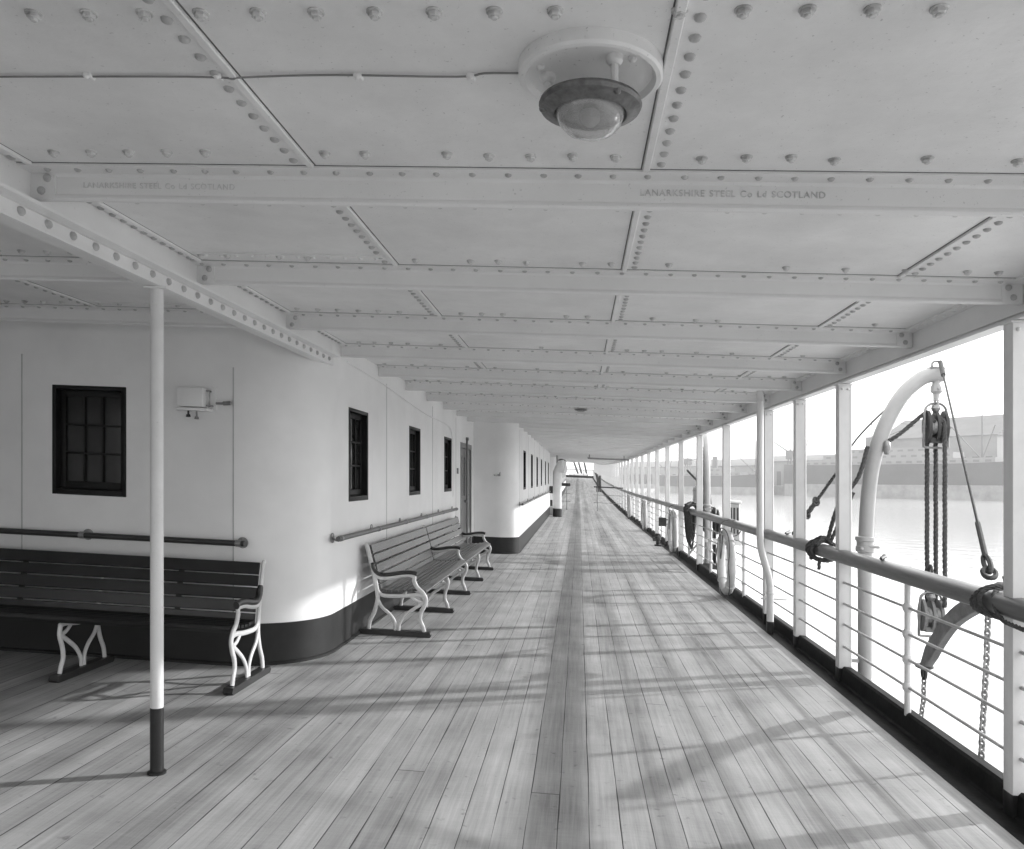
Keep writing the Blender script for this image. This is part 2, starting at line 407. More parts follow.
BEAMS = [1.57 + 1.345 * k for k in range(-2, 89)]
def inner_x(y):
    if y < 6.05: return -9.4
    if y < 15.9: return -2.145
    if y < 34.0: return -1.245
    if y < 42.0: return -5.0
    if y < 75.0: return -1.245
    return -9.4
beam_objs = []
for yb in BEAMS:
    x0, x1 = inner_x(yb), 2.275
    xs = [x0] + ([-5.5] if x0 < -5.5 else []) + [x1]
    g = MB()
    prof = [(-0.088, CZ+0.003), (-0.088, CZ-0.010), (-0.012, CZ-0.012), (-0.002, CZ-0.022), (-0.002, BZ+0.026), (-0.010, BZ+0.018), (-0.012, BZ+0.008), (-0.004, BZ),
            (0.012, BZ), (0.014, BZ+0.03), (0.012, CZ+0.003)]
    g.loft([[(x, yb+dy, z) for dy, z in prof] for x in xs]); g.paint(0)
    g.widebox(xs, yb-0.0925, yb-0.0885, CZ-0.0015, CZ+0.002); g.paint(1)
    if -1 < yb < 17:
        g.paint(0)
        x = max(x0, -5.5) + 0.06
        while x < x1 - 0.1:
            if x < -2.3 or x > -2.1:
                g.dome((x, yb-0.052, CZ-0.010), (0, 0, -1), 0.0135, 0.011, 7)
            x += 0.128 + random.uniform(-0.006, 0.006)
        g.paint(2)
        # end brackets with rivets
        for xe, sgn in ((2.275, -1),) + (((-2.14, 1),) if x0 < -3 else ()):
            a, b_ = sorted((xe, xe + sgn*0.10))
            g.box(a, b_, yb-0.012, yb-0.001, BZ+0.012, CZ-0.012)
            g.paint(0)
            for i, zz in enumerate((0.035, 0.085)):
                g.dome((xe + sgn*(0.045 + .025*i), yb-0.012, BZ+zz), (0, -1, 0), 0.017, 0.014, 9)
            g.paint(2)
    g.paint(0)
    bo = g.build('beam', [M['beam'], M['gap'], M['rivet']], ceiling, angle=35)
    beam_objs.append(bo)
    if abs(yb - 2.915) < 0.02:
        # rolled-in steel maker's mark, raised on the web
        for xl, size, bold in ((0.222, 0.0335, 0.0035), (-1.93, 0.031, 0.0025)):
            cu = bpy.data.curves.new('lettering', 'FONT'); cu.body = "LANARKSHIRE STEEL Co Ld SCOTLAND"
            cu.size = size; cu.extrude = bold; cu.space_character = 1.12; cu.space_word = 1.3
            to = bpy.data.objects.new('lettering', cu); sc.collection.objects.link(to)
            dg = bpy.context.evaluated_depsgraph_get()
            me = bpy.data.meshes.new_from_object(to.evaluated_get(dg))
            bpy.data.objects.remove(to)
            for v in me.vertices:
                x, y, z = v.co
                v.co = (xl + x, yb - 0.0022 - z, BZ + 0.052 + y + base(xl + x, yb))
            me.materials.clear(); me.materials.append(M['letter'] if xl > 0 else M['letterfaint'])
            lo = bpy.data.objects.new('lettering', me); sc.collection.objects.link(lo); lo.parent = bo

# girder over the inner post line, up to the corner of the deckhouse
GY = [-6, -2, 2, 6.68]
g = MB()
g.longbox(-2.152, -2.140, GY, 2.575, CZ-0.001)                       # web
g.longbox(-2.140, -2.070, GY, 2.577, 2.587)                          # upper flange leg
rp = [(-2.153, 2.51), (-2.153, 2.573), (-2.139, 2.576), (-2.132, 2.568), (-2.130, 2.52), (-2.126, 2.512), (-2.126, 2.504), (-2.150, 2.502)]
g.loft([[(x, y, z) for x, z in rp] for y in GY])
g.longbox(-2.0695, -2.0665, GY, 2.580, 2.590); g.longbox(-2.1395, -2.136, GY, 2.588, 2.5925)
g.longbox(-2.225, -2.155, GY, 2.506, 2.517)                          # inner leg
g.box(-2.22, -2.10, 3.84, 3.92, 2.494, 2.504); g.paint(0)
y = 0.2
while y < 6.6:
    g.dome((-2.131, y, 2.546), (1, 0, 0), 0.019, 0.017, 10)
    y += 0.155
g.paint(1)
g.build('girder', [M['beam'], M['rivet']], ceiling, angle=30)

def strap(x, y0, y1, side, mtl='ceil', nuts=True):
    """lapped plate edge with a row of rivets beside it"""
    g = MB()
    g.box(x-0.013, x+0.013, y0, y1, CZ-0.012, CZ+0.002, 0.003); g.paint(0)
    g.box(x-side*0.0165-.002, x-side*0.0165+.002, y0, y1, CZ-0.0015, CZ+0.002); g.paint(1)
    if nuts:
        n = max(3, int((y1-y0) / 0.085))
        for i in range(n):
            yy = y0 + (i+0.5) * (y1-y0) / n
            g.dome((x + side*0.050, yy, CZ), (0, 0, -1), 0.0165, 0.0115, 9)
    g.paint(2)
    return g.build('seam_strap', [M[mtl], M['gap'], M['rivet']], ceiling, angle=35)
BAYS = [(a + 0.02, b - 0.095) for a, b in zip(BEAMS, BEAMS[1:])]
for (a, b_) in BAYS[1:12]:
    if b_ < 17:
        if a < 7: strap(-0.985, a, b_, -1)
        strap(0.237, a, b_, 1)
        strap(1.64, a, b_, 1)
    if a < 6:
        strap(-2.085, a, b_, -0.75)
        strap(-3.55, a, b_, -1)
for (xa, xb, yy) in ((-2.05, -1.0, 4.02), (-3.5, -2.25, 5.36)):
    g = MB(); g.box(xa, xb, yy-0.012, yy+0.012, CZ-0.008, CZ+0.002, 0.003)
    x = xa + 0.05
    while x < xb - 0.03:
        g.dome((x, yy+0.045, CZ), (0, 0, -1), 0.012, 0.010); x += 0.085
    g.paint(0)
    g.build('seam_strap', M['ceil'], ceiling, angle=35)

# edge girder outboard
EY = [y for y in YS if y >= -4]
g = MB()
g.loft([[(x, y, z) for x, z in ((2.283, CZ-0.002), (2.283, 2.54), (2.222, 2.54), (2.222, 2.529), (2.306, 2.529), (2.306, 2.54), (2.297, 2.54), (2.297, CZ-0.002))] for y in EY])
g.longbox(2.262, 2.2825, EY, 2.575, 2.588)
g.longbox(2.2, 2.2825, EY, CZ-0.012, CZ-0.0005)
y = 0.3
while y < 16:
    g.dome((2.235, y, CZ-0.012), (0, 0, -1), 0.014, 0.011); y += 0.128
g.build('edge_girder', M['beam'], ceiling, angle=30)

# nuts of the deck bolts: one shared mesh
def nut_bm(g, c):
    c = Vector(c)
    a0 = random.uniform(0, 1)
    g.lathe([(0.021, 0.002), (0.021, -0.003), (0.019, -0.0045)], c, 12)
    ring = [[c + Vector((r*math.cos(a0+j*math.pi/3), r*math.sin(a0+j*math.pi/3), z)) for j in range(6)] for r, z in ((0.0165, -0.003), (0.0165, -0.012), (0.0135, -0.0145))]
    g.loft(ring)
    g.lathe([(0.0092, -0.013), (0.0092, -0.018), (0.007, -0.020)], c, 8)
nuts = []
for i, yb in enumerate(BEAMS):
    if yb < 0 or yb > 24: continue
    x = max(inner_x(yb), -5.2) + 0.07 + (i % 3)*0.04
    while x < 2.1:
        near_seam = min(abs(x - (-0.985 - .05)), abs(x - 0.287), abs(x-1.69), abs(x+2.12), abs(x+3.6)) < 0.045
        if not near_seam and random.random() < 0.6 and not (-2.3 < x < -2.05):
            nuts.append((x, yb - 0.20 + random.uniform(-0.012, 0.012)))
        if not near_seam and random.random() < 0.93 and yb < 3:
            nuts.append((x + 0.03, yb + 0.30))
        x += 0.146
nuts = [n for n in nuts if not (abs(n[0]-0.03) < 0.22 and abs(n[1]-2.13) < 0.22)]
def vis_key(n):
    x, y = n
    if y < 1.2: return 99
    d = y*0.9964 - x*0.085; u = 512 + 785*(x*0.9964 + y*0.085)/d; v = 478 - 785*1.1/d
    return d if (-10 < u < 1034 and v > -8) else 99 + d
nuts.sort(key=vis_key)
g = MB(); nut_bm(g, (0, 0, 0))
proto = None
for n in nuts[:100]:
    if proto is None:
        proto = g.build('bolt', M['nut'], ceiling, warp=False, angle=35); o = proto
    else:
        o = proto.copy(); sc.collection.objects.link(o); o.parent = ceiling
    o.location = (n[0], n[1], CZ + base(n[0], n[1])); o.rotation_euler = (0, 0, random.uniform(0, 3))
g = MB()
for n in nuts[100:]: nut_bm(g, (n[0], n[1], CZ))
tag(g.build('bolts', M['nut'], ceiling, angle=35), kind='stuff')

# ------------------------------------------------------------------ deckhouses
def wall_mesh(path, zcuts, holes, top):
    """path: list of (x,y); holes: (s0,s1,z0,z1) along the path length"""
    P = [Vector((p[0], p[1], 0)) for p in path]
    L = [0.0]
    for a, b_ in zip(P, P[1:]): L.append(L[-1] + (b_-a).length)
    def at(s):
        for i in range(len(P)-1):
            if s <= L[i+1] + 1e-7:
                t = (s-L[i])/(L[i+1]-L[i]); return P[i].lerp(P[i+1], t)
        return P[-1]
    ss = set(round(x, 5) for x in L); zs = set([0.0, top]) | set(zcuts)
    for h in holes: ss |= {round(h[0], 5), round(h[1], 5)}; zs |= {h[2], h[3]}
    ext = sorted(ss); out = []
    for a, b_ in zip(ext, ext[1:]):
        n = max(1, int((b_-a)/2.5)); out += [a + (b_-a)*k/n for k in range(n)]
    ss = out + [ext[-1]]; zs = sorted(zs)
    g = MB(); V = {}
    def vert(s, z):
        k = (round(s, 5), round(z, 5))
        if k not in V:
            p = at(s); V[k] = g.bm.verts.new((p.x, p.y, z))
        return V[k]
    for a, b_ in zip(ss, ss[1:]):
        for c, d in zip(zs, zs[1:]):
            sm, zm = (a+b_)/2, (c+d)/2
            if any(h[0] < sm < h[1] and h[2] < zm < h[3] for h in holes): continue
            g.bm.faces.new((vert(a, c), vert(b_, c), vert(b_, d), vert(a, d)))
    return g, at, L

def arc(cx, cy, r, a0, a1, n=14):
    return [(cx + r*math.cos(R(a0+(a1-a0)*i/n)), cy + r*math.sin(R(a0+(a1-a0)*i/n))) for i in range(n+1)]

def solid(o, th, sign=-1):
    md = o.modifiers.new('thickness', 'SOLIDIFY'); md.thickness = th; md.offset = sign; md.use_rim = False

def window(house, c, along, out, w_, z0, z1, cols=3, rows=3, name='window'):
    """recessed teak sash window; c=(x,y) centre on the wall face, along/out unit vectors"""
    A = Vector((along[0], along[1], 0)); O = Vector((out[0], out[1], 0)); Z = Vector((0,0,1)); C = Vector((c[0], c[1], 0))
    zc, hz = (z0+z1)/2, (z1-z0)/2
    def bar(g, s0, s1, za, zb, d0, d1, bev=0.004):
        g.obox(C + A*(s0+s1)/2 + Z*(za+zb)/2 + O*(d0+d1)/2, A, O, Z, abs(s1-s0)/2, abs(d1-d0)/2, (zb-za)/2, bev)
    h = w_/2
    g = MB()
    # outer lining
    for s0, s1, za, zb in ((-h-.004, -h+.03, z0-.004, z1+.004), (h-.03, h+.004, z0-.004, z1+.004), (-h+.03, h-.03, z1-.03, z1+.004), (-h+.03, h-.03, z0-.004, z0+.045)):
        bar(g, s0, s1, za, zb, -.10, .006)
    f = g.build('window', M['window'], house)
    g = MB()
    i0, i1, y0, y1 = -h+.03, h-.03, z0+.045, z1-.03
    for s0, s1, za, zb in ((i0, i0+.045, y0, y1), (i1-.045, i1, y0, y1), (i0+.045, i1-.045, y1-.05, y1), (i0+.045, i1-.045, y0, y0+.06)):
        bar(g, s0, s1, za, zb, -.085, -.05)
    for k in range(1, cols):
        s = i0 + .045 + (i1-i0-.09)*k/cols; bar(g, s-.009, s+.009, y0+.06, y1-.05, -.08, -.053, .003)
    for k in range(1, rows):
        z = y0 + .06 + (y1-y0-.11)*k/rows; bar(g, i0+.045, i1-.045, z-.009, z+.009, -.0805, -.0525, .003)
    g.build('sash', M['window'], f)
    g = MB(); bar(g, i0+.01, i1-.01, y0+.01, y1-.01, -.078, -.072, 0); g.build('pane', M['pane'], f)
    return f

def handrail(house, p0, p1, out, z, n_br):
    a = Vector((p0[0], p0[1], z)); b_ = Vector((p1[0], p1[1], z)); O = Vector((out[0], out[1], 0))
    n = 6
    g = MB(); g.tube([a.lerp(b_, i/n) for i in range(n+1)], 0.024, 10, flat=0.9)
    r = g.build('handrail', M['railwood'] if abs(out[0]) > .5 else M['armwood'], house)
    d = (b_-a).normalized()
    for k in range(n_br):
        p = a.lerp(b_, 0.012 + (0.976)*k/(n_br-1))
        g = MB()
        g.tube([p, p - O*0.04 - Vector((0,0,.02)), p - O*0.078], 0.010, 8)
        q = p - O*0.079
        ax = 'x' if abs(out[0]) > .5 else 'y'; sg = -1 if out[1] < -.5 else 1
        g.lathe([(0.045, 0.0), (0.045, 0.007*sg), (0.03, 0.011*sg)], q, 14, ax)
        g.tube([p - d*0.022, p + d*0.022], 0.0275, 10)
        for s in (-1, 1): g.dome(q + Vector((0,0,s*.034)) + O*0.009, O, 0.008, 0.006)
        g.build('bracket', M['metal'], r)

# first deckhouse
top1 = CZ + 0.0
path = [(-9.3, 6.05), (-5.5, 6.05), (-2.85, 6.05)] + arc(-2.85, 6.75, 0.70, -90, 0, 16)[1:] + [(-2.15, 15.98)]
deckhouse = thing('deckhouse', 'nearest white deckhouse with rounded corner and small-paned dark windows on the left', 'deckhouse', (-2.15, 10, 0))
Lc = 6.45 + 0  # length of the front run
arcL = sum((Vector(path[i+1]) - Vector(path[i])).length for i in range(2, len(path)-2))
sF = lambda x: x + 9.3
sS = lambda y: 6.45 + arcL + (y - 6.75)
WZ0, WZ1 = 1.305, 2.185
side_w = [(7.53, .66), (10.17, .68), (12.78, .70)]
holes = [(sF(-4.268), sF(-3.646), WZ0, WZ1), (sF(-6.9), sF(-6.28), WZ0, WZ1)]
holes += [(sS(y-w_/2), sS(y+w_/2), WZ0, WZ1) for y, w_ in side_w]
holes += [(sS(14.14), sS(15.60), 0.16, 2.18)]
g, at1, L1 = wall_mesh(path, [0.33], holes, top1)
wl = g.build('wall', M['wall'], deckhouse, angle=30, recalc=False); solid(wl, 0.05)
def offset_path(path, d):
    out = []
    for i, p in enumerate(path):
        a = Vector(path[max(i-1, 0)]); b_ = Vector(path[min(i+1, len(path)-1)])
        t = (b_-a).normalized(); out.append((p[0] + t.y*d, p[1] - t.x*d))
    return out
def skirting(path, house, stops=None):
    fine = []
    for a, b_ in zip(path, path[1:]):
        n = max(1, int((Vector(b_)-Vector(a)).length/3))
        fine += [tuple(Vector(a).lerp(Vector(b_), k/n)) for k in range(n)]
    fine.append(path[-1])
    o1, o0 = offset_path(fine, 0.006), offset_path(fine, -0.03)
    o2 = offset_path(fine, 0.022)
    g = MB()
    g.loft([[(b_[0], b_[1], -0.01), (a[0], a[1], -0.01), (a[0], a[1], 0.335), (b_[0], b_[1], 0.335)] for a, b_ in zip(o1, o0)])
    g.loft([[(b_[0], b_[1], -0.01), (a[0], a[1], -0.01), (a[0], a[1], 0.018), (b_[0], b_[1], 0.028)] for a, b_ in zip(o2, o1)])
    return g.build('skirting', M['skirt'], house, angle=30)
skirting(path, deckhouse)
window(deckhouse, (-3.957, 6.05), (1, 0), (0, -1), .622, WZ0, WZ1)
window(deckhouse, (-6.59, 6.05), (1, 0), (0, -1), .62, WZ0, WZ1)
for y, w_ in side_w: window(deckhouse, (-2.15, y), (0, 1), (1, 0), w_, WZ0, WZ1)
def batten(house, p, out, z0=0.34, z1=CZ-0.15):
    g = MB(); O = Vector((out[0], out[1], 0)); A = Vector((-out[1], out[0], 0))
    g.obox(Vector((p[0], p[1], (z0+z1)/2)) + O*0.001, A, O, Vector((0,0,1)), 0.005, 0.003, (z1-z0)/2)
    g.build('batten', M['seam'], house)
for x, yy in ((-4.534, 6.05), (-2.75, 6.058)): batten(deckhouse, (x, yy), (0, -1), z1=CZ-0.30 if x < -3 else CZ-.35)
for y in (8.65, 11.42, 13.62): batten(deckhouse, (-2.15, y), (1, 0))
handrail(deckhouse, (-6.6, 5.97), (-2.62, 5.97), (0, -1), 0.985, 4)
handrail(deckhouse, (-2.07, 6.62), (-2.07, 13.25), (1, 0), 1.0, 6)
# pipe run along the side wall
g = MB(); g.tube(spline([(-2.135, 7.1, 2.60), (-2.135, 8.5, 2.55), (-2.135, 10.8, 2.42), (-2.135, 12.3, 2.40), (-2.135, 13.0, 2.33), (-2.135, 13.2, 2.0), (-2.135, 13.22, 1.2)], 4), 0.008, 6)
g.build('conduit', M['wall'], deckhouse)
# teak double door at the far end
g = MB()
g.box(-2.20, -2.142, 14.14, 14.24, 0.16, 2.18, .004); g.box(-2.20, -2.142, 15.50, 15.60, 0.16, 2.18, .004); g.box(-2.20, -2.1425, 14.24, 15.50, 2.08, 2.18, .004)
door = g.build('door', M['doorw'], deckhouse)
for y0 in (14.245, 14.872):
    g = MB(); g.box(-2.20, -2.165, y0, y0+.62, 0.17, 2.075, .004)
    for z0, z1 in ((0.32, 0.95), (1.15, 1.95)):
        g.box(-2.166, -2.158, y0+.12, y0+.50, z0, z1, .003)
    lf = g.build('leaf', M['doorw'], door)
    g = MB(); g.box(-2.1655, -2.155, y0+.14, y0+.48, 1.19, 1.91); g.build('pane', M['pane'], lf)
g = MB(); g.lathe([(0.028, 0.0), (0.028, .03), (0.015, .045)], (-2.165, 14.80, 1.08), 12, 'x'); g.build('handle', M['bronze'], door)
g = MB(); g.tube([(-2.13, 14.87, 0.17), (-2.13, 14.87, 2.26)], 0.018, 8); g.box(-2.15, -2.1, 14.83, 14.91, 2.24, 2.30, .005); g.build('post', M['doorw'], door)
g = MB(); g.box(-2.15, -2.125, 13.72, 13.80, 1.60, 1.70, .005); g.build('switch', M['metal'], deckhouse)

# second deckhouse, standing further outboard
path2 = [(-6.0, 15.97), (-1.70, 15.97)] + arc(-1.70, 16.42, 0.45, -90, 0, 14)[1:] + [(-1.25, 20), (-1.25, 26), (-1.25, 30), (-1.25, 34.0), (-6.0, 34.0)]
house2 = thing('deckhouse', 'second white deckhouse standing further out beyond the end of the long bench', 'deckhouse', (-1.25, 25, 0))
arc2 = sum((Vector(path2[i+1]) - Vector(path2[i])).length for i in range(1, 15))
s2 = lambda y: 4.30 + arc2 + (y - 16.42)
w2 = [18.05, 20.85, 23.5, 26.2, 29.3, 32.2]
g, at2, L2 = wall_mesh(path2, [0.33], [(s2(y-.36), s2(y+.36), WZ0, WZ1) for y in w2], CZ)
wl = g.build('wall', M['wall'], house2, angle=30, recalc=False); solid(wl, 0.05)
skirting(path2, house2)
for y in w2: window(house2, (-1.25, y), (0, 1), (1, 0), .72, WZ0, WZ1, 3, 3)
for y in (16.55, 19.4, 22.1, 24.9, 27.7, 30.8): batten(house2, (-1.25, y), (1, 0))
handrail(house2, (-1.17, 15.95+.3), (-1.17, 32.0), (1, 0), 1.02, 7)

# third deckhouse, far off
house3 = thing('deckhouse', 'farthest white deckhouse, mostly hidden behind the white ventilator', 'deckhouse', (-1.25, 55, 0))
path3 = [(-6.0, 42.0), (-1.70, 42.0)] + arc(-1.70, 42.45, 0.45, -90, 0, 8)[1:] + [(-1.25, y) for y in (45, 48, 51, 54, 57, 60, 63, 66, 69, 72, 75)] + [(-6.0, 75.0)]
arc3 = sum((Vector(path3[i+1]) - Vector(path3[i])).length for i in range(1, 9))
s3 = lambda y: 4.30 + arc3 + (y - 42.45)
w3 = [44.2, 48.2, 52.2, 56.2, 60.2, 64.2, 68.2, 72.2]
g, at3, L3 = wall_mesh(path3, [0.33], [(s3(y-.36), s3(y+.36), WZ0, WZ1) for y in w3], CZ)
wl = g.build('wall', M['wall'], house3, angle=30, recalc=False); solid(wl, 0.05)
skirting(path3, house3)
for y in w3: window(house3, (-1.25, y), (0, 1), (1, 0), .72, WZ0, WZ1, 2, 2)
handrail(house3, (-1.17, 43), (-1.17, 73), (1, 0), 1.02, 10)

# ------------------------------------------------------------------ inner post
post = thing('support_post', 'round white post with black painted foot standing alone on the left deck', 'post', (-2.17, 3.88, 0))
g = MB(); g.tube([(-2.17, 3.88, 0.34), (-2.17, 3.88, 2.498)], 0.0325, 20); g.build('shaft', M['white'], post)
g = MB(); g.tube([(-2.17, 3.88, 0.0), (-2.17, 3.88, 0.34)], 0.0335, 20)
g.lathe([(0.046, -.004), (0.046, .010), (0.035, .016)], (-2.17, 3.88, 0), 20); g.build('painted_foot', M['black'], post)

# ------------------------------------------------------------------ benches
def bench(name, label, fn, frames, arms, l0, l1, wood, loc):
    root = thing(name, label, 'bench', loc)
    back = spline([(.03, .845), (.055, .77), (.095, .62), (.125, .47), (.135, .40)], 5)
    backL = [Vector((p[0], p[1])) for p in [(q.x, q.y) for q in [Vector((a[0], a[1], 0)) for a in back]]]
    F = lambda s, z, l: fn(l, s, z)
    def pl(pts, n=6): return [(p.x, p.y) for p in spline([(a, b_, 0) for a, b_ in pts], n)]
    prof_back = pl([(.03, .86), (.055, .77), (.095, .62), (.125, .47), (.135, .40)])
    # slatted back: five boards on the front of the back posts
    def on_back(t):
        i = t * (len(prof_back)-1); k = min(int(i), len(prof_back)-2); fr = i-k
        a, b_ = Vector(prof_back[k]), Vector(prof_back[k+1]); p = a.lerp(b_, fr); d = (b_-a).normalized()
        return p, d
    # the boards butt against the cast frames that carry an arm
    inner = [frames[i] for i in arms[1:-1]]
    ends = [l0] + [e for f_ in inner for e in (f_-.018, f_+.018)] + [l1]
    runs = [[a + (b_-a)*i/6 for i in range(7)] for a, b_ in zip(ends[::2], ends[1::2])]
    def slat(g, p, d, nrm, half, th):
        q = [p - d*half, p + d*half, p + d*half + nrm*th, p - d*half + nrm*th]
        q2 = [p - d*(half), p - d*half + nrm*(th*.8), p - d*(half-.006) + nrm*th, p + d*(half-.006) + nrm*th, p + d*half + nrm*(th*.8), p + d*half]
        for run in runs: g.loft([[F(a.x, a.y, l) for a in q2] for l in run])
    g = MB()
    for t0, t1 in (0.0, .25), (.262, .40), (.412, .55), (.562, .70), (.712, .85), (.862, .985):
        p, d = on_back((t0+t1)/2); pa, _ = on_back(t0); pb, _ = on_back(t1)
        nrm = Vector((-d.y, d.x)); nrm = nrm if nrm.x > 0 else -nrm
        slat(g, p + nrm*.016, d, nrm, (pb-pa).length/2, .022)
    bk = g.build('backrest', wood, root, angle=25)
    seat_c = [(.165, .405), (.25, .40), (.36, .405), (.47, .42), (.55, .43), (.60, .415)]
    sp = pl(seat_c, 8)
    g = MB(); n = 8
    for k in range(n):
        t = (k+.5)/n*(len(sp)-1); i = min(int(t), len(sp)-2)
        a, b_ = Vector(sp[i]), Vector(sp[i+1]); p = a.lerp(b_, t-i); d = (b_-a).normalized(); nrm = Vector((-d.y, d.x))
        slat(g, p + nrm*.014, d, nrm, .0235, .024)
    g.build('seat', wood, root, angle=25)
    for i, l in enumerate(frames):
        ax = Vector(fn(1, 0, 0)) - Vector(fn(0, 0, 0))
        def bar(g, pts, r=.0155, n=6): g.tube([F(a, b_, l) for a, b_ in pl(pts, n)], r*.86, 10, flat=1.5, up=ax)
        g = MB()
        arm = i in arms
        if arm:
            bar(g, [(.012, .872), (.028, .868), (.04, .83), (.055, .77), (.095, .62), (.125, .47), (.135, .40), (.135, .33), (.105, .22), (.06, .13), (.045, .05)], .0165)
            bar(g, [(.11, .585), (.17, .555), (.27, .565), (.38, .59), (.47, .595), (.50, .58), (.50, .54), (.53, .48), (.585, .43), (.615, .37), (.60, .30), (.565, .23), (.56, .16), (.585, .10), (.60, .05)], .0165)
        else:
            bar(g, [(.03, .855), (.055, .77), (.095, .62), (.125, .47), (.135, .40), (.135, .33), (.105, .22), (.06, .13), (.045, .05)], .0155)
            bar(g, [(.59, .40), (.60, .33), (.57, .24), (.56, .16), (.585, .10), (.60, .05)], .0155)
        bar(g, [(.115, .52), (.135, .43), (.19, .385), (.30, .383), (.42, .392), (.53, .408), (.60, .40)], .0150)
        bar(g, [(.135, .35), (.18, .27), (.26, .20), (.305, .13), (.31, .05)], .0135)
        bar(g, [(.59, .33), (.50, .27), (.41, .20), (.355, .12), (.345, .05)], .0135)
        bar(g, [(.46, .395), (.52, .35), (.58, .33)], .012)
        g.build('leg_frame', M['iron'], root, angle=50)
        g = MB()
        q = [(-.02, 0), (.66, 0), (.675, .02), (.66, .05), (-.02, .05), (-.035, .02)]
        g.prism(q, lambda s, z, w_: F(s, z, l + w_), -.035, .035)
        g.build('foot', M['armwood'], root, angle=30)
        if arm:
            g = MB()
            g.tube([F(a, b_, l) for a, b_ in pl([(.085, .70), (.105, .63), (.16, .588), (.26, .592), (.38, .616), (.48, .622), (.53, .612)], 5)], [.016]+[.021]*29+[.024], 10, flat=1.25)
            g.build('armrest', M['armwood'], root, angle=50)
    mids = [(a+b_)/2 for a, b_ in zip(frames, frames[1:])]
    for l in mids:
        g = MB()
        pts = [Vector(p) for p in prof_back]
        g.loft([[F(p.x+.004, p.y, l-.02), F(p.x+.004, p.y, l+.02), F(p.x+.017, p.y, l+.02), F(p.x+.017, p.y, l-.02)] for p in pts[1:]])
        g.build('brace', M['dark'], bk)
    return root

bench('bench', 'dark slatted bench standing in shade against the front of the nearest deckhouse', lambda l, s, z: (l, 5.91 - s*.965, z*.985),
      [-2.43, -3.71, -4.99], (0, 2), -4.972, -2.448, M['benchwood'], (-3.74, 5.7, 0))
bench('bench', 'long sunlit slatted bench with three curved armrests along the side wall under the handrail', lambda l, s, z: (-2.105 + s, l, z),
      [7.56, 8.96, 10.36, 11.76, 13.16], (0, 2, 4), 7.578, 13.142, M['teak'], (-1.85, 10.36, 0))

# ------------------------------------------------------------------ junction box, hook
jb = thing('junction_box', 'small white electrical box on the wall right of the dark window', 'electrical box', (-2.97, 6.05, 2.0))
g = MB(); g.box(-3.06, -2.88, 6.035, 6.052, 2.03, 2.215, .004); g.build('back_plate', M['wall'], jb)
g = MB(); g.box(-3.16, -2.95, 5.94, 6.046, 2.045, 2.20, .012, 2); g.build('cover', M['wall'], jb)
g = MB(); g.box(-3.165, -2.91, 5.935, 6.048, 2.015, 2.038, .004); g.build('base_lip', M['wall'], jb)
g = MB(); g.box(-2.945, -2.92, 5.99, 6.04, 2.17, 2.185); g.box(-2.945, -2.905, 5.99, 6.04, 2.055, 2.067); g.tube([(-2.92, 6.0, 2.07), (-2.92, 6.0, 2.17)], .006, 6); g.build('hinge', M['metal'], jb)
for x, zz in ((-3.09, .055), (-3.02, .07)):
    g = MB(); g.tube([(x, 5.99, 2.02), (x, 5.99, 2.02-zz+.02)], .008, 8); g.lathe([(.014, -zz+.022), (.019, -zz+.002), (.012, -zz)], (x, 5.99, 2.02), 10); g.build('gland', M['dark'] if x < -3.05 else M['metal'], jb)
g = MB(); g.tube([(-2.88, 6.03, 2.085), (-2.80, 6.03, 2.087)], .010, 8); g.tube([(-2.82, 6.03, 2.087), (-2.76, 6.03, 2.092)], .017, 8); g.build('cable_entry', M['metal'], jb)

hk = MB(); hk.box(-1.66, -1.60, 15.955, 15.972, 1.585, 1.625, .004); hk.tube([(-1.64, 15.95, 1.60), (-1.70, 15.91, 1.59), (-1.73, 15.90, 1.61)], .008, 6)
hk.tube([(-1.62, 15.95, 1.61), (-1.60, 15.90, 1.66)], .010, 6)
tag(hk.build('wall_hook', M['metal'], loc=(-1.63, 15.97, 1.6)), 'small metal hook alone on the blank rounded front of the second deckhouse', 'hook')

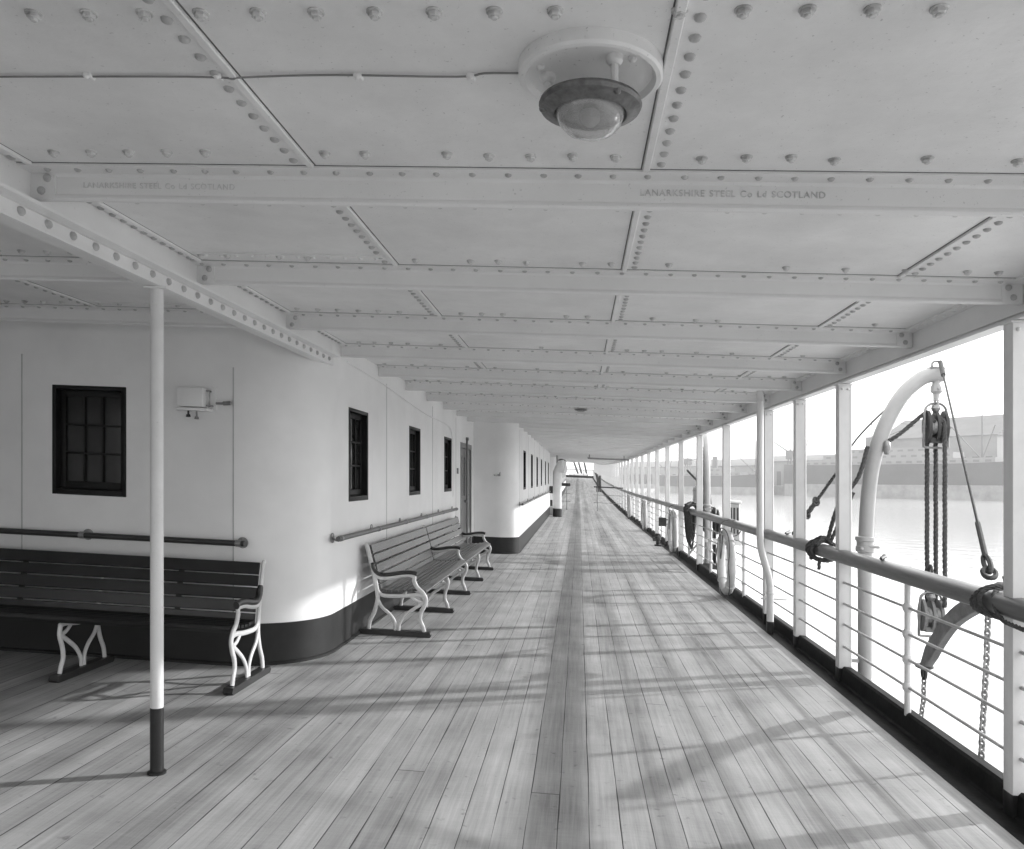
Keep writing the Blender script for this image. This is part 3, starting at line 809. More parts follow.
# ------------------------------------------------------------------ ceiling lamps and cable
def lamp(x, y):
    t = thing('ceiling_lamp', '', 'lamp', (x, y, CZ))
    c = (x, y, CZ)
    g = MB(); g.lathe([(.194, .002), (.194, -.030), (.188, -.037), (.176, -.038), (.170, -.030), (.166, -.022), (0.0005, -.022)], c, 48); g.build('base_plate', M['ceil'], t, angle=30)
    for a in (62, 182, 302):
        g = MB()
        px, py = x + .115*math.cos(R(a)), y + .115*math.sin(R(a))
        g.tube([(px, py, CZ-.02), (px, py, CZ-.10)], .010, 8)
        g.lathe([(.022, -.02), (.022, -.036), (.014, -.045)], (px, py, CZ), 10)
        g.dome((x + .14*math.cos(R(a+18)), y + .14*math.sin(R(a+18)), CZ-.022), (0, 0, -1), .012, .012)
        g.build('arm', M['white'], t)
    g = MB(); g.lathe([(.092, -.082), (.112, -.085), (.136, -.096), (.139, -.104), (.134, -.114), (.118, -.120), (.108, -.128), (.099, -.130), (.094, -.122), (.092, -.10)], c, 40)
    for a in (62, 182, 302): g.dome((x + .127*math.cos(R(a)), y + .127*math.sin(R(a)), CZ-.113), (0, 0, -1), .011, .012)
    g.build('ring', M['bronze'], t, angle=35)
    g = MB(); g.lathe([(.093, -.118), (.091, -.132), (.083, -.153), (.064, -.172), (.036, -.184), (.0005, -.188)], c, 36); gl = g.build('dome', M['glass'], t, angle=60)
    gl.modifiers.new('thickness', 'SOLIDIFY').thickness = 0.004
    g = MB(); g.lathe([(.091, -.085), (.060, -.080), (.0005, -.078)], c, 24); g.build('reflector', M['white'], t)
    g = MB(); g.lathe([(.012, -.08), (.014, -.10), (.027, -.125), (.026, -.145), (.012, -.158), (.0005, -.160)], c, 16); g.box(x-.012, x+.012, y-.012, y+.012, CZ-.10, CZ-.078); g.build('bulb', M['grey'], t)
    return t
l0 = lamp(0.03, 2.13)
l0['label'] = 'large near ceiling lamp with glass dome in a bronze ring'
def copy_tree(o, parent=None):
    c = o.copy(); sc.collection.objects.link(c)
    if parent: c.parent = parent
    for ch in list(o.children): copy_tree(ch, c)
    return c
for y, lab in ((12.35, 'second ceiling lamp, a small dark disc above the second deckhouse corner'), (22.7, 'farthest ceiling lamp, tiny and pale above the middle of the deck')):
    c = copy_tree(l0); c.location = (0.03, y, CZ + base(0.03, y)); c.scale = (.75, .75, .42); c['label'] = lab
for o in list(sc.objects):
    if o.name.startswith('ceiling_lamp'): o['group'] = 'ceiling lamps along the deck'
cb = thing('cable', 'thin electric cable clipped to the ceiling leading to the near lamp', 'cable', (-1.6, 2.2, CZ))
pts = [(-3.2, 2.185, CZ-.006), (-2.4, 2.185, CZ-.006), (-1.8, 2.172, CZ-.007), (-1.2, 2.17, CZ-.006), (-1.02, 2.168, CZ-.010), (-0.985, 2.167, CZ-.0145), (-.95, 2.166, CZ-.010), (-0.7, 2.16, CZ-.006), (-0.34, 2.165, CZ-.008), (-0.26, 2.15, CZ-.006), (-.16, 2.145, CZ-.008)]
g = MB(); g.tube(spline(pts, 4), .0032, 6); g.build('wire', M['wirem'], cb)
for x in (-2.65, -2.25, -1.82, -1.42, -1.03, -.62, -.30):
    g = MB(); g.box(x-.012, x+.012, 2.155, 2.185, CZ-.013, CZ+.001, .003); g.dome((x, 2.158, CZ-.012), (0, 0, -1), .008, .007)
    g.build('clip', M['ceil'], cb)

# ------------------------------------------------------------------ outer columns
def column(y, label, group):
    t = thing('deck_column', label, 'column', (2.25, y, 0), group)
    z0 = 0.098
    for part, za, zb, m in (('shaft', z0, 2.527, M['white']), ('painted_foot', -.02, z0, M['black'])):
        g = MB()
        e = .001 if part == 'shaft' else .003
        q = [(2.211-e, -.045-e), (2.308+e, -.045-e), (2.316+e, -.038), (2.316+e, .038), (2.308+e, .045+e), (2.211-e, .045+e), (2.207-e, .038), (2.207-e, -.038)]
        g.loft([[(x, y+dy, z) for x, dy in q] for z in (za, zb)])
        if part == 'shaft':
            g.box(2.298, 2.312, y-.049, y-.044, za+.02, zb-.005, .002)
            g.box(2.195, 2.325, y-.055, y+.055, 2.514, 2.5265, .003)
            for sx in (2.235, 2.285): g.dome((sx, y-.048, 2.48), (0, -1, 0), .012, .010)
        g.build(part, m, t, angle=30)
    return t
KCOL = [(2, 'nearest outer deck column, cut off by the right edge of the photograph'),
        (4, 'outer deck column beside the lashed rope, just left of the curved davit'),
        (5, 'extra outer deck column, second to the left of the davit'),
        (6, 'outer deck column right next to the bent white drain pipe'),
        (8, 'outer deck column above the nearest hanging lifebuoy'),
        (10, 'outer deck column just right of the rope coil and crank'),
        (12, 'outer deck column between the rope coil and the second lifebuoy')]
COLS = []
for k, lab in KCOL:
    column(1.57 + 1.345*k, lab, 'outer deck columns'); COLS.append(1.57 + 1.345*k)
first_far = None
far_lab = 'slender white column in the distant row beyond the second lifebuoy along the rail'
k = 14
while 1.57 + 1.345*k < 121:
    y = 1.57 + 1.345*k
    if first_far is None: first_far = column(y, far_lab, 'distant outer columns'); o = first_far
    else:
        o = copy_tree(first_far); o.location = (2.25, y, base(2.25, y))
    COLS.append(y); k += 2

# ------------------------------------------------------------------ railing
rail = thing('railing', 'long ship railing with broad teak top rail and four iron rods', 'railing', (2.25, 20, 0))
RY = [-7.5, -5, -2.5] + [0.5 + 1.5*i for i in range(20)] + list(range(31, 121, 3)) + [121]
q = [(2.165, 1.015), (2.19, 1.003), (2.31, 1.003), (2.335, 1.015), (2.343, 1.045), (2.335, 1.078), (2.305, 1.103), (2.25, 1.110), (2.195, 1.103), (2.165, 1.078), (2.157, 1.045)]
g = MB(); g.loft([[(x, y, z) for x, z in q] for y in RY]); g.build('handrail', M['railwood'], rail, angle=60)
for z in (.285, .475, .65, .83):
    g = MB(); g.tube([(2.25, y, z) for y in RY], .0105, 8); g.build('rod', M['rod'], rail)
nb = 0; proto = None
for k in [1, 3, -1, -3, -5] + list(range(4, 89)):
    y = 1.57 + 1.345*k
    if any(abs(y-c) < .1 for c in COLS): continue
    if proto is None:
        g = MB(); g.tube([(2.25, y, .09), (2.25, y, 1.008)], .0215, 12)
        for z in (.285, .475, .65, .83): g.lathe([(.021, -.034), (.034, -.014), (.034, .014), (.021, .034)], (2.25, y, z), 12)
        proto = g.build('baluster', M['white'], rail); py = y
    else:
        o = proto.copy(); sc.collection.objects.link(o); o.parent = rail
        o.location = (0, y - py, base(2.25, y) - base(2.25, py))

# drain pipe
dp = thing('drain_pipe', 'white drain pipe that bends outward below the rail', 'drain pipe', (2.12, 8.95, 0))
g = MB(); g.tube(spline([(2.01, 8.95, 2.68), (2.01, 8.95, 2.2), (2.01, 8.95, 1.3), (2.01, 8.95, 1.06), (2.025, 8.95, .90), (2.08, 8.95, .70), (2.115, 8.95, .55), (2.12, 8.95, .40), (2.12, 8.95, .12)], 6), .039, 16); g.build('pipe', M['white'], dp)
g = MB(); g.tube([(2.12, 8.95, .12), (2.12, 8.95, -.02)], .041, 16); g.build('painted_foot', M['black'], dp)
g = MB(); g.lathe([(.046, 0), (.05, .012), (.046, .024)], (2.12, 8.95, .42), 16); g.lathe([(.046, 0), (.05, .012), (.046, .024)], (2.01, 8.95, 2.55), 16)
g.box(2.02, 2.30, 8.94, 8.96, .36, .38); g.build('clamp', M['white'], dp)

# ------------------------------------------------------------------ lifebuoys
def lifebuoy(x, y, label):
    t = thing('lifebuoy', label, 'lifebuoy', (x, y, .5), 'lifebuoys hanging on the rail')
    n = 36
    g = MB(); g.tube([(x, y + .41*math.sin(2*math.pi*i/n), .515 + .415*math.cos(2*math.pi*i/n)) for i in range(n)], .060, 12, closed=True, up=(1, 0, 0), flat=1.0)
    g.build('ring', M['canvas'], t)
    g = MB()
    pts = []
    for i in range(49):
        a = 2*math.pi*i/48; s = abs(math.sin(2*a)); rr = 1.13 - .06*(1-s) + .06*s
        pts.append((x - .035 - .03*(1-s), y + (.41+.05)*math.sin(a)*rr*.97, .515 + (.415+.05)*math.cos(a)*rr*.96 - .03*s))
    g.tube(pts, .008, 6)
    g.tube(spline([(x-.07, y-.12, .90), (x-.08, y-.05, .62), (x-.08, y+.02, .58), (x-.07, y+.1, .9)], 5), .009, 6)
    g.build('grab_line', M['manila'], t)
    for a in (45, 135, 225, 315):
        g = MB(); cy, cz = y + .41*math.sin(R(a)), .515 + .415*math.cos(R(a))
        rad = Vector((0, math.sin(R(a)), math.cos(R(a))))
        g.torus((x, cy, cz), Vector((.067, 0, 0)), rad*.067, .010, rad.cross(Vector((1, 0, 0))), 16, 6)
        g.build('band', M['canvas'], t)
    g = MB(); g.torus((x+.06, y, 1.0), Vector((.15, 0, 0)), Vector((0, 0, .12)), .008, (0, 1, 0), 18, 6); g.build('lashing', M['manila'], t)
    return t
for y, lab in ((11.45, 'nearest white lifebuoy hanging under the rail, large with a looped grab line'),
               (17.9, 'second white lifebuoy hanging just beyond the dark rope coil'),
               (25.6, 'third white lifebuoy hanging far along the rail'),
               (33.2, 'farthest white lifebuoy, tiny against the distant rail')):
    lifebuoy(2.10, y, lab)

# ------------------------------------------------------------------ davits with their tackle
def davit(y, reach, label):
    """reach: horizontal vector from the upright to the head"""
    t = thing('davit', label, 'davit', (2.59, y, 0), 'boat davits outside the rail')
    rx, ry = reach
    at = lambda f, z: (2.586 + rx*f, y + ry*f, z)
    P = [at(0, -1.6), at(0, .54), at(0, 1.0), at(.037, 1.53), at(.105, 1.88), at(.243, 2.19), at(.457, 2.47), at(.694, 2.635), at(.862, 2.685), at(1, 2.69)]
    sp = spline(P, 6)
    g = MB(); g.tube(sp, [.061 + .004*min(1, i/30) for i in range(len(sp))], 20); g.build('tube', M['davit'], t, angle=60)
    g = MB(); g.lathe([(.064, -.07), (.080, -.06), (.080, -.015), (.072, -.01), (.072, .03), (.084, .04), (.084, .07), (.064, .08)], (2.586, y, 1.13), 20)
    g.dome((2.586-.05, y-.065, 1.10), (-.5, -.8, 0), .018, .03); g.tube([(2.60, y-.07, 1.12), (2.68, y-.085, 1.12)], .012, 8)
    g.build('collar', M['davit'], t)
    g = MB(); g.box(2.40, 2.66, y-.12, y+.12, -1.75, -1.6, .02); g.box(2.30, 2.58, y-.02, y+.02, .06, .09)
    g.build('bracket', M['davit'], t)
    hx, hy, _ = at(.92, 0)
    g = MB(); g.lathe([(.045, .055), (.03, .02), (.035, -.03), (.05, -.06), (.05, -.10), (.028, -.12), (.026, -.17), (.034, -.18)], (hx, hy, 2.635), 16)
    g.tube([(hx, hy-.07, 2.56), (hx, hy+.07, 2.56)], .014, 8)
    g.torus((hx, hy, 2.435), Vector((0, .03, 0)), Vector((0, 0, .04)), .010, (1, 0, 0)); g.build('swivel', M['davit'], t)
    g = MB(); g.torus((hx, hy, 2.775), Vector((.04, 0, 0)), Vector((0, 0, .035)), .010, (0, 1, 0)); g.box(hx-.07, hx+.06, hy-.04, hy+.04, 2.735, 2.752); g.build('eye_plate', M['metal'], t)
    return t
davit(7.37, (.654, -.05), 'large white curved davit standing outside the rail at right with hanging tackle')
davit(16.15, (.10, .90), 'smaller white davit far along, seen behind the column near the rope coil')

def block(name, label, c, up=True, wide=.20):
    x, y, z = c
    t = thing(name, label, 'pulley block', (x, y, z))
    shell = [(.085*math.cos(a)*(1 if abs(math.sin(a)) < .6 else .93), .145*math.sin(a)) for a in [2*math.pi*i/20 for i in range(20)]]
    g = MB()
    for w0, w1 in ((-.085, -.060), (-.012, .012), (.060, .085)):
        g.prism(shell, lambda u, v, w_: (x + w_, y + u, z + v), w0, w1)
    g.box(x-.06, x+.06, y-.04, y+.04, z-.145, z-.10); g.build('cheek', M['dark'] if up else M['spar'], t)
    g = MB()
    for w0, w1 in ((-.058, -.014), (.014, .058)): g.lathe([(.075, w0), (.066, (w0+w1)/2), (.075, w1)], (x, y, z), 20, 'x')
    g.build('sheave', M['metal'], t)
    g = MB(); e = .175
    g.tube(spline([(x-.045, y, z+e+.03), (x-.09, y, z+e-.02), (x-.098, y, z), (x-.105, y, z-.16), (x-.09, y, z-.185), (x, y, z-.185), (x+.09, y, z-.185), (x+.105, y, z-.16), (x+.098, y, z), (x+.09, y, z+e-.02), (x+.045, y, z+e+.03), (x, y, z+e+.035), (x-.045, y, z+e+.03)], 4), .011, 8, flat=1.6)
    g.tube([(x-.11, y, z), (x+.13, y, z)], .014, 8)
    g.lathe([(.03, .0), (.04, -.03), (.025, -.06)], (x, y, z+e+.02), 12)
    g.build('strap', M['metal'], t)
    if not up:
        g = MB(); g.tube(spline([(x, y, z-.18), (x, y, z-.24), (x+.03, y, z-.27), (x+.035, y, z-.32), (x, y, z-.345), (x-.04, y, z-.32)], 5), .016, 8); g.build('hook', M['dark'], t)
    return t
bx, by = 3.18, 7.32
block('pulley_block', 'upper pulley block hanging from the head of the near davit', (bx, by, 2.22))
block('pulley_block', 'lower pulley block with hook hanging below the rail', (bx-.04, by, .53), up=False)
# shackle above the lower block
g = MB(); g.torus((bx-.045, by, .80), Vector((.05, 0, 0)), Vector((0, 0, .075)), .013, (0, 1, 0)); g.torus((bx-.045, by, .92), Vector((0, .03, 0)), Vector((0, 0, .06)), .012, (1, 0, 0))
tag(g.build('shackle', M['dark'], loc=(bx-.045, by, .80)), 'dark iron shackle linking the falls to the lower pulley block', 'shackle')
# the falls: three parts between the blocks
fz = [(-.042, .078, .05), (.034, .078, .05), (.044, -.078, -.05)]
for i, (dx, dy, d2) in enumerate(fz):
    g = MB()
    topz = 2.22 + .078
    pts = [(bx+dx, by+dy*.98, .62), (bx+dx, by+dy, 2.22)]
    pts += [(bx+dx, by + dy*math.cos(R(a)), 2.22 + .078*math.sin(R(a))) for a in (30, 60, 90, 120, 150)]
    g.rope(pts, .021)
    tag(g.build('fall_rope', M['rope'], loc=(bx+dx, by+dy, .62)), ['left part of the dark laid ropes between the two pulley blocks', 'middle part of the dark laid ropes between the two pulley blocks', 'right part of the dark laid ropes between the two pulley blocks'][i], 'rope', 'falls between the pulley blocks')
# hauling part from the upper block to the davit, then down to the rail
g = MB(); g.rope(spline([(bx-.05, by+.03, 2.36), (bx-.12, by+.03, 2.31), (2.88, 7.33, 2.15), (2.75, 7.33, 2.06)], 5), .019)
tag(g.build('hauling_rope', M['rope'], loc=(2.8, 7.36, 1.82)), 'dark rope slanting from the upper pulley block to the davit tube', 'rope')
g = MB(); g.lathe([(.012, .02), (.03, 0), (.034, -.05), (.022, -.10), (.008, -.11)], (2.75, 7.30, 2.06), 12)
tag(g.build('thimble', M['metal'], loc=(2.79, 7.33, 1.8)), 'small pear shaped fairlead hanging on the inner side of the davit tube', 'fairlead')
# fall led down to the lashing on the rail, beside the column
g = MB(); g.rope(spline([(2.58, 7.29, 2.02), (2.50, 7.30, 1.73), (2.36, 7.37, 1.50), (2.28, 7.46, 1.14)], 5), .020)
g.rope(spline([(2.47, 7.33, 1.60), (2.38, 7.35, 1.38), (2.30, 7.44, 1.13)], 5), .018)
for k, (yy, rx, tl) in enumerate(((7.43, .115, .02), (7.47, .118, .0), (7.51, .116, -.03), (7.55, .12, .03))):
    n = 22; g.rope([(2.25 + rx*1.05*math.cos(2*math.pi*i/n), yy + tl*math.sin(2*math.pi*i/n), 1.05 + rx*.78*math.sin(2*math.pi*i/n)) for i in range(n+1)], .018)
g.rope(spline([(2.17, 7.44, 1.13), (2.14, 7.50, 1.06), (2.16, 7.54, .96)], 4), .018)
g.rope(spline([(2.20, 7.42, .99), (2.19, 7.40, .92), (2.19, 7.40, .88)], 4), .017)
g.rope(spline([(2.30, 7.40, 1.13), (2.25, 7.49, 1.175), (2.19, 7.56, 1.13)], 4), .02)
g.rope(spline([(2.32, 7.52, 1.13), (2.25, 7.45, 1.17), (2.17, 7.40, 1.10)], 4), .02)
tag(g.build('lashing', M['rope'], loc=(2.25, 7.48, 1.05)), 'thick dark rope lashed in a knot round the rail left of the big davit', 'rope')
# guy from the davit head down to the rail further along, with its lanyard
g = MB(); A, B_, C_ = Vector((3.17, 7.36, 2.77)), Vector((2.585, 8.185, 1.776)), Vector((2.28, 8.63, 1.12))
g.tube(spline([A, (2.95, 7.67, 2.47), (2.72, 8.0, 2.117), B_], 6), .009, 6)
g.rope([B_, B_.lerp(C_, .45)], .017); g.rope([B_.lerp(C_, .42), B_.lerp(C_, .70)], .026); g.rope([B_.lerp(C_, .68), C_], .019)
g.torus(B_.lerp(C_, .44), Vector((.028, 0, 0)), Vector((0, .02, .04)), .012, (0, 1, 0)); g.torus(B_.lerp(C_, .66), Vector((.03, 0, 0)), Vector((0, .02, .04)), .012, (0, 1, 0))
tag(g.build('guy_wire', M['rope'], loc=tuple(C_)), 'thin guy wire with rope lanyard running from the davit head down to the rail', 'wire')
for y, lab in ((8.73, 'small dark cleat on the rail between two columns'), (6.05, 'small dark cleat on the near rail below the pulley blocks')):
    g = MB(); g.tube([(2.25, y, 1.10), (2.25, y, 1.128)], .014, 8); g.tube([(2.215, y-.06, 1.126), (2.235, y-.02, 1.128), (2.26, y+.02, 1.130), (2.285, y+.06, 1.134)], [.010, .014, .014, .019], 8)
    tag(g.build('cleat', M['dark'], loc=(2.25, y, 1.11)), lab, 'cleat')
# stay wire from the davit head to the near rail
g = MB(); A, B_ = Vector((3.215, 7.31, 2.80)), Vector((2.33, 4.73, 1.27))
g.tube([A, A.lerp(B_, .1)], .020, 8); g.tube([A.lerp(B_, .1), A.lerp(B_, .9)], .0085, 6); g.tube([A.lerp(B_, .88), B_], .016, 8)
d = (B_-A).normalized()
g.torus(B_ + d*.07, d*.085, Vector((0, .038, 0)), .014, (1, 0, 0)); g.torus(B_ + d*.16, d*.05, Vector((.035, 0, 0)), .014, (0, 1, 0))
tag(g.build('stay_wire', M['rope'], loc=tuple(B_)), 'taut stay wire from the davit head to the near rail ending in a shackle', 'wire')
g = MB()
for k, (yy, rx, tl) in enumerate(((4.40, .112, .03), (4.44, .116, .0), (4.48, .112, -.04))):
    n = 22; g.rope([(2.25 + rx*1.02*math.cos(2*math.pi*i/n), yy + tl*math.sin(2*math.pi*i/n), 1.055 + rx*.72*math.sin(2*math.pi*i/n)) for i in range(n+1)], .013)
g.rope(spline([(2.30, 4.46, 1.14), (2.20, 4.38, 1.10), (2.15, 4.22, 1.0), (2.15, 4.0, .98)], 5), .013)
g.rope(spline([(2.33, 4.50, 1.13), (2.34, 4.55, 1.18)], 4), .013)
tag(g.build('lashing', M['rope'], loc=(2.25, 4.44, 1.05)), 'small dark lashing round the near rail beside the cut-off column', 'rope')

def chain(name, label, pts, r=.0072, a=.027, b_=.016, mtl='chainm'):
    P = [Vector(p) for p in pts]; L = sum((q-p).length for p, q in zip(P, P[1:]))
    n = int(L / (a*2 - r*2.4)); g = MB()
    def at(s):
        for p, q in zip(P, P[1:]):
            l = (q-p).length
            if s <= l: return p.lerp(q, s/l), (q-p).normalized()
            s -= l
        return P[-1], (P[-1]-P[-2]).normalized()
    for i in range(n):
        p, t = at((i+.5)*L/n); u = t.orthogonal().normalized(); v = t.cross(u)
        N = u if i % 2 else v
        N = (N*math.cos(.4) + t.cross(N)*math.sin(.4)).normalized()
        g.torus(p, t*a, N*b_, r, t.cross(N), 12, 6)
    return tag(g.build(name, M[mtl], loc=tuple(P[0])), label, 'chain')
chain('chain', 'long galvanised chain hanging straight down outside the near rail', [(2.43, 4.90, .97), (2.42, 4.905, .60), (2.405, 4.92, .22), (2.40, 4.93, -.10)])
# curved spar outside the rail
g = MB(); pts = spline([(2.62, 5.10, 1.04), (2.60, 5.28, .96), (2.60, 5.68, .77), (2.60, 5.98, .52), (2.60, 6.17, .30)], 6)
rings = []
for i, p in enumerate(pts):
    t = (pts[min(i+1, len(pts)-1)] - pts[max(i-1, 0)]).normalized(); n_ = Vector((0, -t.z, t.y)); X = Vector((1, 0, 0))
    hh = .056 if i < len(pts)-4 else .056 - .01*(i-len(pts)+5)
    rings.append([p + n_*hh*a + X*.035*b_ for a, b_ in ((-1, -.7), (-.8, -1), (.8, -1), (1, -.7), (1, .7), (.8, 1), (-.8, 1), (-1, .7))])
g.loft(rings)
sp_root = thing('curved_spar', 'curved weathered timber arm hanging outside the near rail', 'timber arm', (2.60, 5.6, .7))
g.build('timber', M['spar'], sp_root, angle=40)
g = MB(); g.torus((2.60, 6.18, .265), Vector((0, .03, 0)), Vector((0, 0, .045)), .014, (1, 0, 0)); g.torus((2.60, 6.175, .315), Vector((.05, 0, 0)), Vector((0, .05, 0)), .016, (0, 0, 1)); g.build('end_band', M['dark'], sp_root)
chain('chain', 'short chain hanging from the end of the curved timber arm', [(2.60, 6.18, .22), (2.60, 6.19, .05), (2.58, 6.20, -.12)])

# ------------------------------------------------------------------ winch, coil and gear by the far davit
WY = 16.3
wn = thing('hand_winch', 'dark iron hand winch with cranked handle outside the rail by the far davit', 'winch', (2.62, WY, 0))
g = MB(); g.box(2.42, 2.80, WY-.25, WY+.45, -.10, .02, .01); g.build('base', M['dark'], wn)
g = MB(); g.box(2.45, 2.50, WY-.15, WY+.25, .02, 1.15, .02); g.box(2.72, 2.77, WY-.15, WY+.25, .02, 1.15, .02); g.build('frame', M['dark'], wn)
g = MB(); g.lathe([(.20, 0), (.20, .02), (.10, .03), (.10, .16), (.20, .17), (.20, .19)], (2.51, WY+.05, .85), 20, 'x'); g.lathe([(.26, 0), (.26, .03)], (2.80, WY+.05, .85), 24, 'x'); g.build('drum', M['dark'], wn)
g = MB(); g.box(2.50, 2.68, WY-.10, WY+.35, 1.10, 1.42, .02); g.build('gear_case', M['dark'], wn)
g = MB(); g.tube(spline([(2.50, WY-.2, 1.25), (2.46, WY-.25, 1.50), (2.44, WY-.22, 1.60), (2.30, WY+.45, 1.85), (2.29, WY+.52, 1.875)], 4), .024, 8); g.build('handle', M['dark'], wn)
cy_ = 15.9
rc = thing('rope_coil', 'dark coil of rope draped over the rail beside the crank', 'rope coil', (2.2, cy_, 1.05))
g = MB()
for k in range(14):
    n = 30; yy = cy_ + (k-6.5)*.046; low = .25 + .38*random.random()
    pts = []
    for i in range(n+1):
        a = 2*math.pi*i/n; hgt = .12*math.sin(a) if math.sin(a) > 0 else low*math.sin(a)*1.25
        pts.append((2.25 + (.125 if math.sin(a) > -.1 else .04 + .05*((k*7) % 5)/5)*math.cos(a) - (.03 if math.sin(a) < 0 else 0), yy + .05*math.sin(a*1.0+k), 1.07 + hgt))
    g.rope(pts, .02, pitch=.2)
g.build('turns', M['rope'], rc)
g = MB(); g.rope(spline([(2.12, cy_-.2, 1.17), (2.25, cy_, 1.22), (2.38, cy_+.15, 1.15)], 4), .03); g.rope(spline([(2.12, cy_+.1, 1.17), (2.25, cy_, 1.23), (2.38, cy_-.2, 1.15)], 4), .03); g.build('hitch', M['rope'], rc)
lk = thing('deck_locker', 'small pale locker with louvred front outside the rail beyond the lifebuoy', 'locker', (2.85, 15.0, 0))
g = MB(); g.box(2.76, 2.96, 14.8, 15.3, .58, 1.28, .012); g.build('body', M['grey'], lk)
g = MB(); g.box(2.73, 2.99, 14.76, 15.34, 1.281, 1.33, .015); g.build('lid', M['white'], lk)
g = MB()
for x in (2.80, 2.86, 2.92): g.box(x-.016, x+.016, 14.79, 14.802, .72, 1.2, .003)
g.build('louvre', M['dark'], lk)
g = MB(); g.box(2.40, 2.99, 14.8, 14.88, .50, .578, .006); g.box(2.40, 2.99, 15.22, 15.30, .50, .578, .006); g.build('support', M['white'], lk)
cn = thing('lantern', 'grey cylindrical lantern standing outside the rail left of the rope coil', 'lantern', (2.62, 17.6, 1.2))
g = MB(); g.lathe([(.10, 0), (.115, .02), (.115, .30), (.10, .33), (.06, .36), (.03, .40)], (2.62, 17.6, 1.20), 18); g.build('body', M['grey'], cn)
g = MB(); g.tube([(2.62, 17.6, 1.20), (2.62, 17.6, .3), (2.42, 17.6, .05)], .025, 8); g.build('bracket', M['metal'], cn)
g = MB(); g.lathe([(.12, .05), (.122, .06), (.12, .07)], (2.62, 17.6, 1.20), 18); g.lathe([(.12, .25), (.122, .26), (.12, .27)], (2.62, 17.6, 1.20), 18); g.build('band', M['metal'], cn)
# rope tackle at the far davit
g = MB(); g.rope([(2.66, 17.0, .6), (2.66, 17.0, 1.6), (2.66, 17.0, 2.40)], .03)
g.rope([(2.69, 16.9, .6), (2.69, 16.9, 1.6), (2.69, 16.95, 2.40)], .03)
tag(g.build('fall_rope', M['rope'], loc=(2.66, 17.0, 1.6)), 'dark doubled rope hanging beside the far davit', 'rope')

# deck fittings by the gutter
hy = thing('hydrant', 'squat black hydrant valve standing at the gutter below a dark plate', 'hydrant', (1.98, 20.0, 0))
g = MB(); g.lathe([(.09, 0), (.09, .03), (.05, .05), (.05, .14), (.075, .16), (.075, .22), (.03, .25)], (1.98, 20.0, 0), 16); g.tube([(1.98, 20, .17), (1.86, 19.95, .15)], .035, 10); g.build('body', M['dark'], hy)
g = MB(); g.torus((1.98, 20.0, .30), Vector((.06, 0, 0)), Vector((0, .06, 0)), .012, (0, 0, 1)); g.tube([(1.98, 20, .24), (1.98, 20, .31)], .012, 8); g.build('handwheel', M['dark'], hy)
g = MB(); g.box(2.0, 2.19, 20.0, 20.03, .50, .72, .006); g.box(2.185, 2.24, 20.0, 20.02, .55, .57); g.box(2.185, 2.24, 20.0, 20.02, .66, .68)
g.box(2.02, 2.17, 19.994, 20.001, .595, .603)
tag(g.build('dark_plate', M['dark'], loc=(2.1, 20.0, .6)), 'square dark plate fixed to the railing above the squat hydrant', 'plate')
ht = thing('deck_hatch', 'flush rectangular hatch let into the deck planks near the gutter', 'hatch', (1.72, 15.6, 0))
g = MB(); g.box(1.52, 1.92, 14.4, 16.7, -.01, .004); g.build('lid', M['deck'], ht)
g = MB()
for a in ((1.49, 1.515, 14.37, 16.73), (1.925, 1.95, 14.37, 16.73), (1.515, 1.925, 14.37, 14.395), (1.515, 1.925, 16.705, 16.73)): g.box(a[0], a[1], a[2], a[3], -.01, .006)
g.build('frame', M['metal'], ht)

# ------------------------------------------------------------------ ventilator and barriers down the deck
vt = thing('ventilator', 'white cowl ventilator with black foot standing in the distance on the left deck', 'ventilator', (-.88, 32.0, 0))
g = MB(); sp = spline([(-.88, 32, .34), (-.88, 32, 1.2), (-.88, 32, 1.62), (-.85, 31.98, 1.85), (-.72, 31.93, 2.02), (-.58, 31.88, 2.06)], 6)
g.tube(sp, [.18]*14 + [.19]*6 + [.20, .21, .22, .235, .25, .26, .27, .27, .27, .27, .27][:len(sp)-20], 20); g.build('cowl', M['white'], vt)
g = MB(); g.tube([(-.88, 32, 0), (-.88, 32, .34)], .185, 20); g.build('painted_foot', M['black'], vt)
g = MB(); g.torus((-.57, 31.88, 2.06), Vector((0, .26, 0)), Vector((.05, 0, .26)), .02, (1, 0, 0), 24, 6); g.build('rim', M['white'], vt)
tel = thing('deck_lamp_post', 'dark lantern on a pipe rising behind the cowl ventilator', 'lamp', (-1.0, 36, 0))
g = MB(); g.tube([(-1.0, 36, 0), (-1.0, 36, 2.6)], .045, 10); g.build('pipe', M['grey'], tel)
g = MB(); g.lathe([(.05, 0), (.16, .05), (.16, .22), (.05, .32)], (-.82, 36, 2.02), 14); g.tube([(-1.0, 36, 2.1), (-.82, 36, 2.1)], .03, 8); g.lathe([(.17, 0), (.2, .03), (.05, .09)], (-.80, 36, 2.36), 14); g.build('lantern', M['dark'], tel)
def barrier(label, x0, x1, xs, y, thick):
    t = thing('barrier_rail', label, 'barrier', ((x0+x1)/2, y, 0), 'barrier rails across the deck')
    g = MB(); g.box(x0, x1, y-.06, y+.06, 1.16, 1.16+thick, .02); g.build('top_rail', M['dark'], t)
    g = MB(); g.tube([(xs, y, 0), (xs, y, 1.16)], .022, 10); g.lathe([(.05, 0), (.05, .02), (.025, .03)], (xs, y, 0), 10); g.build('stanchion', M['metal'], t)
    for z in (.42, .80):
        g = MB(); g.tube([(min(x0, xs), y, z), (max(x1, xs), y, z)], .012, 6); g.build('rod', M['metal'], t)
barrier('dark topped barrier rail reaching from behind the ventilator towards mid deck', -1.2, -.42, -.60, 38.8, .15)
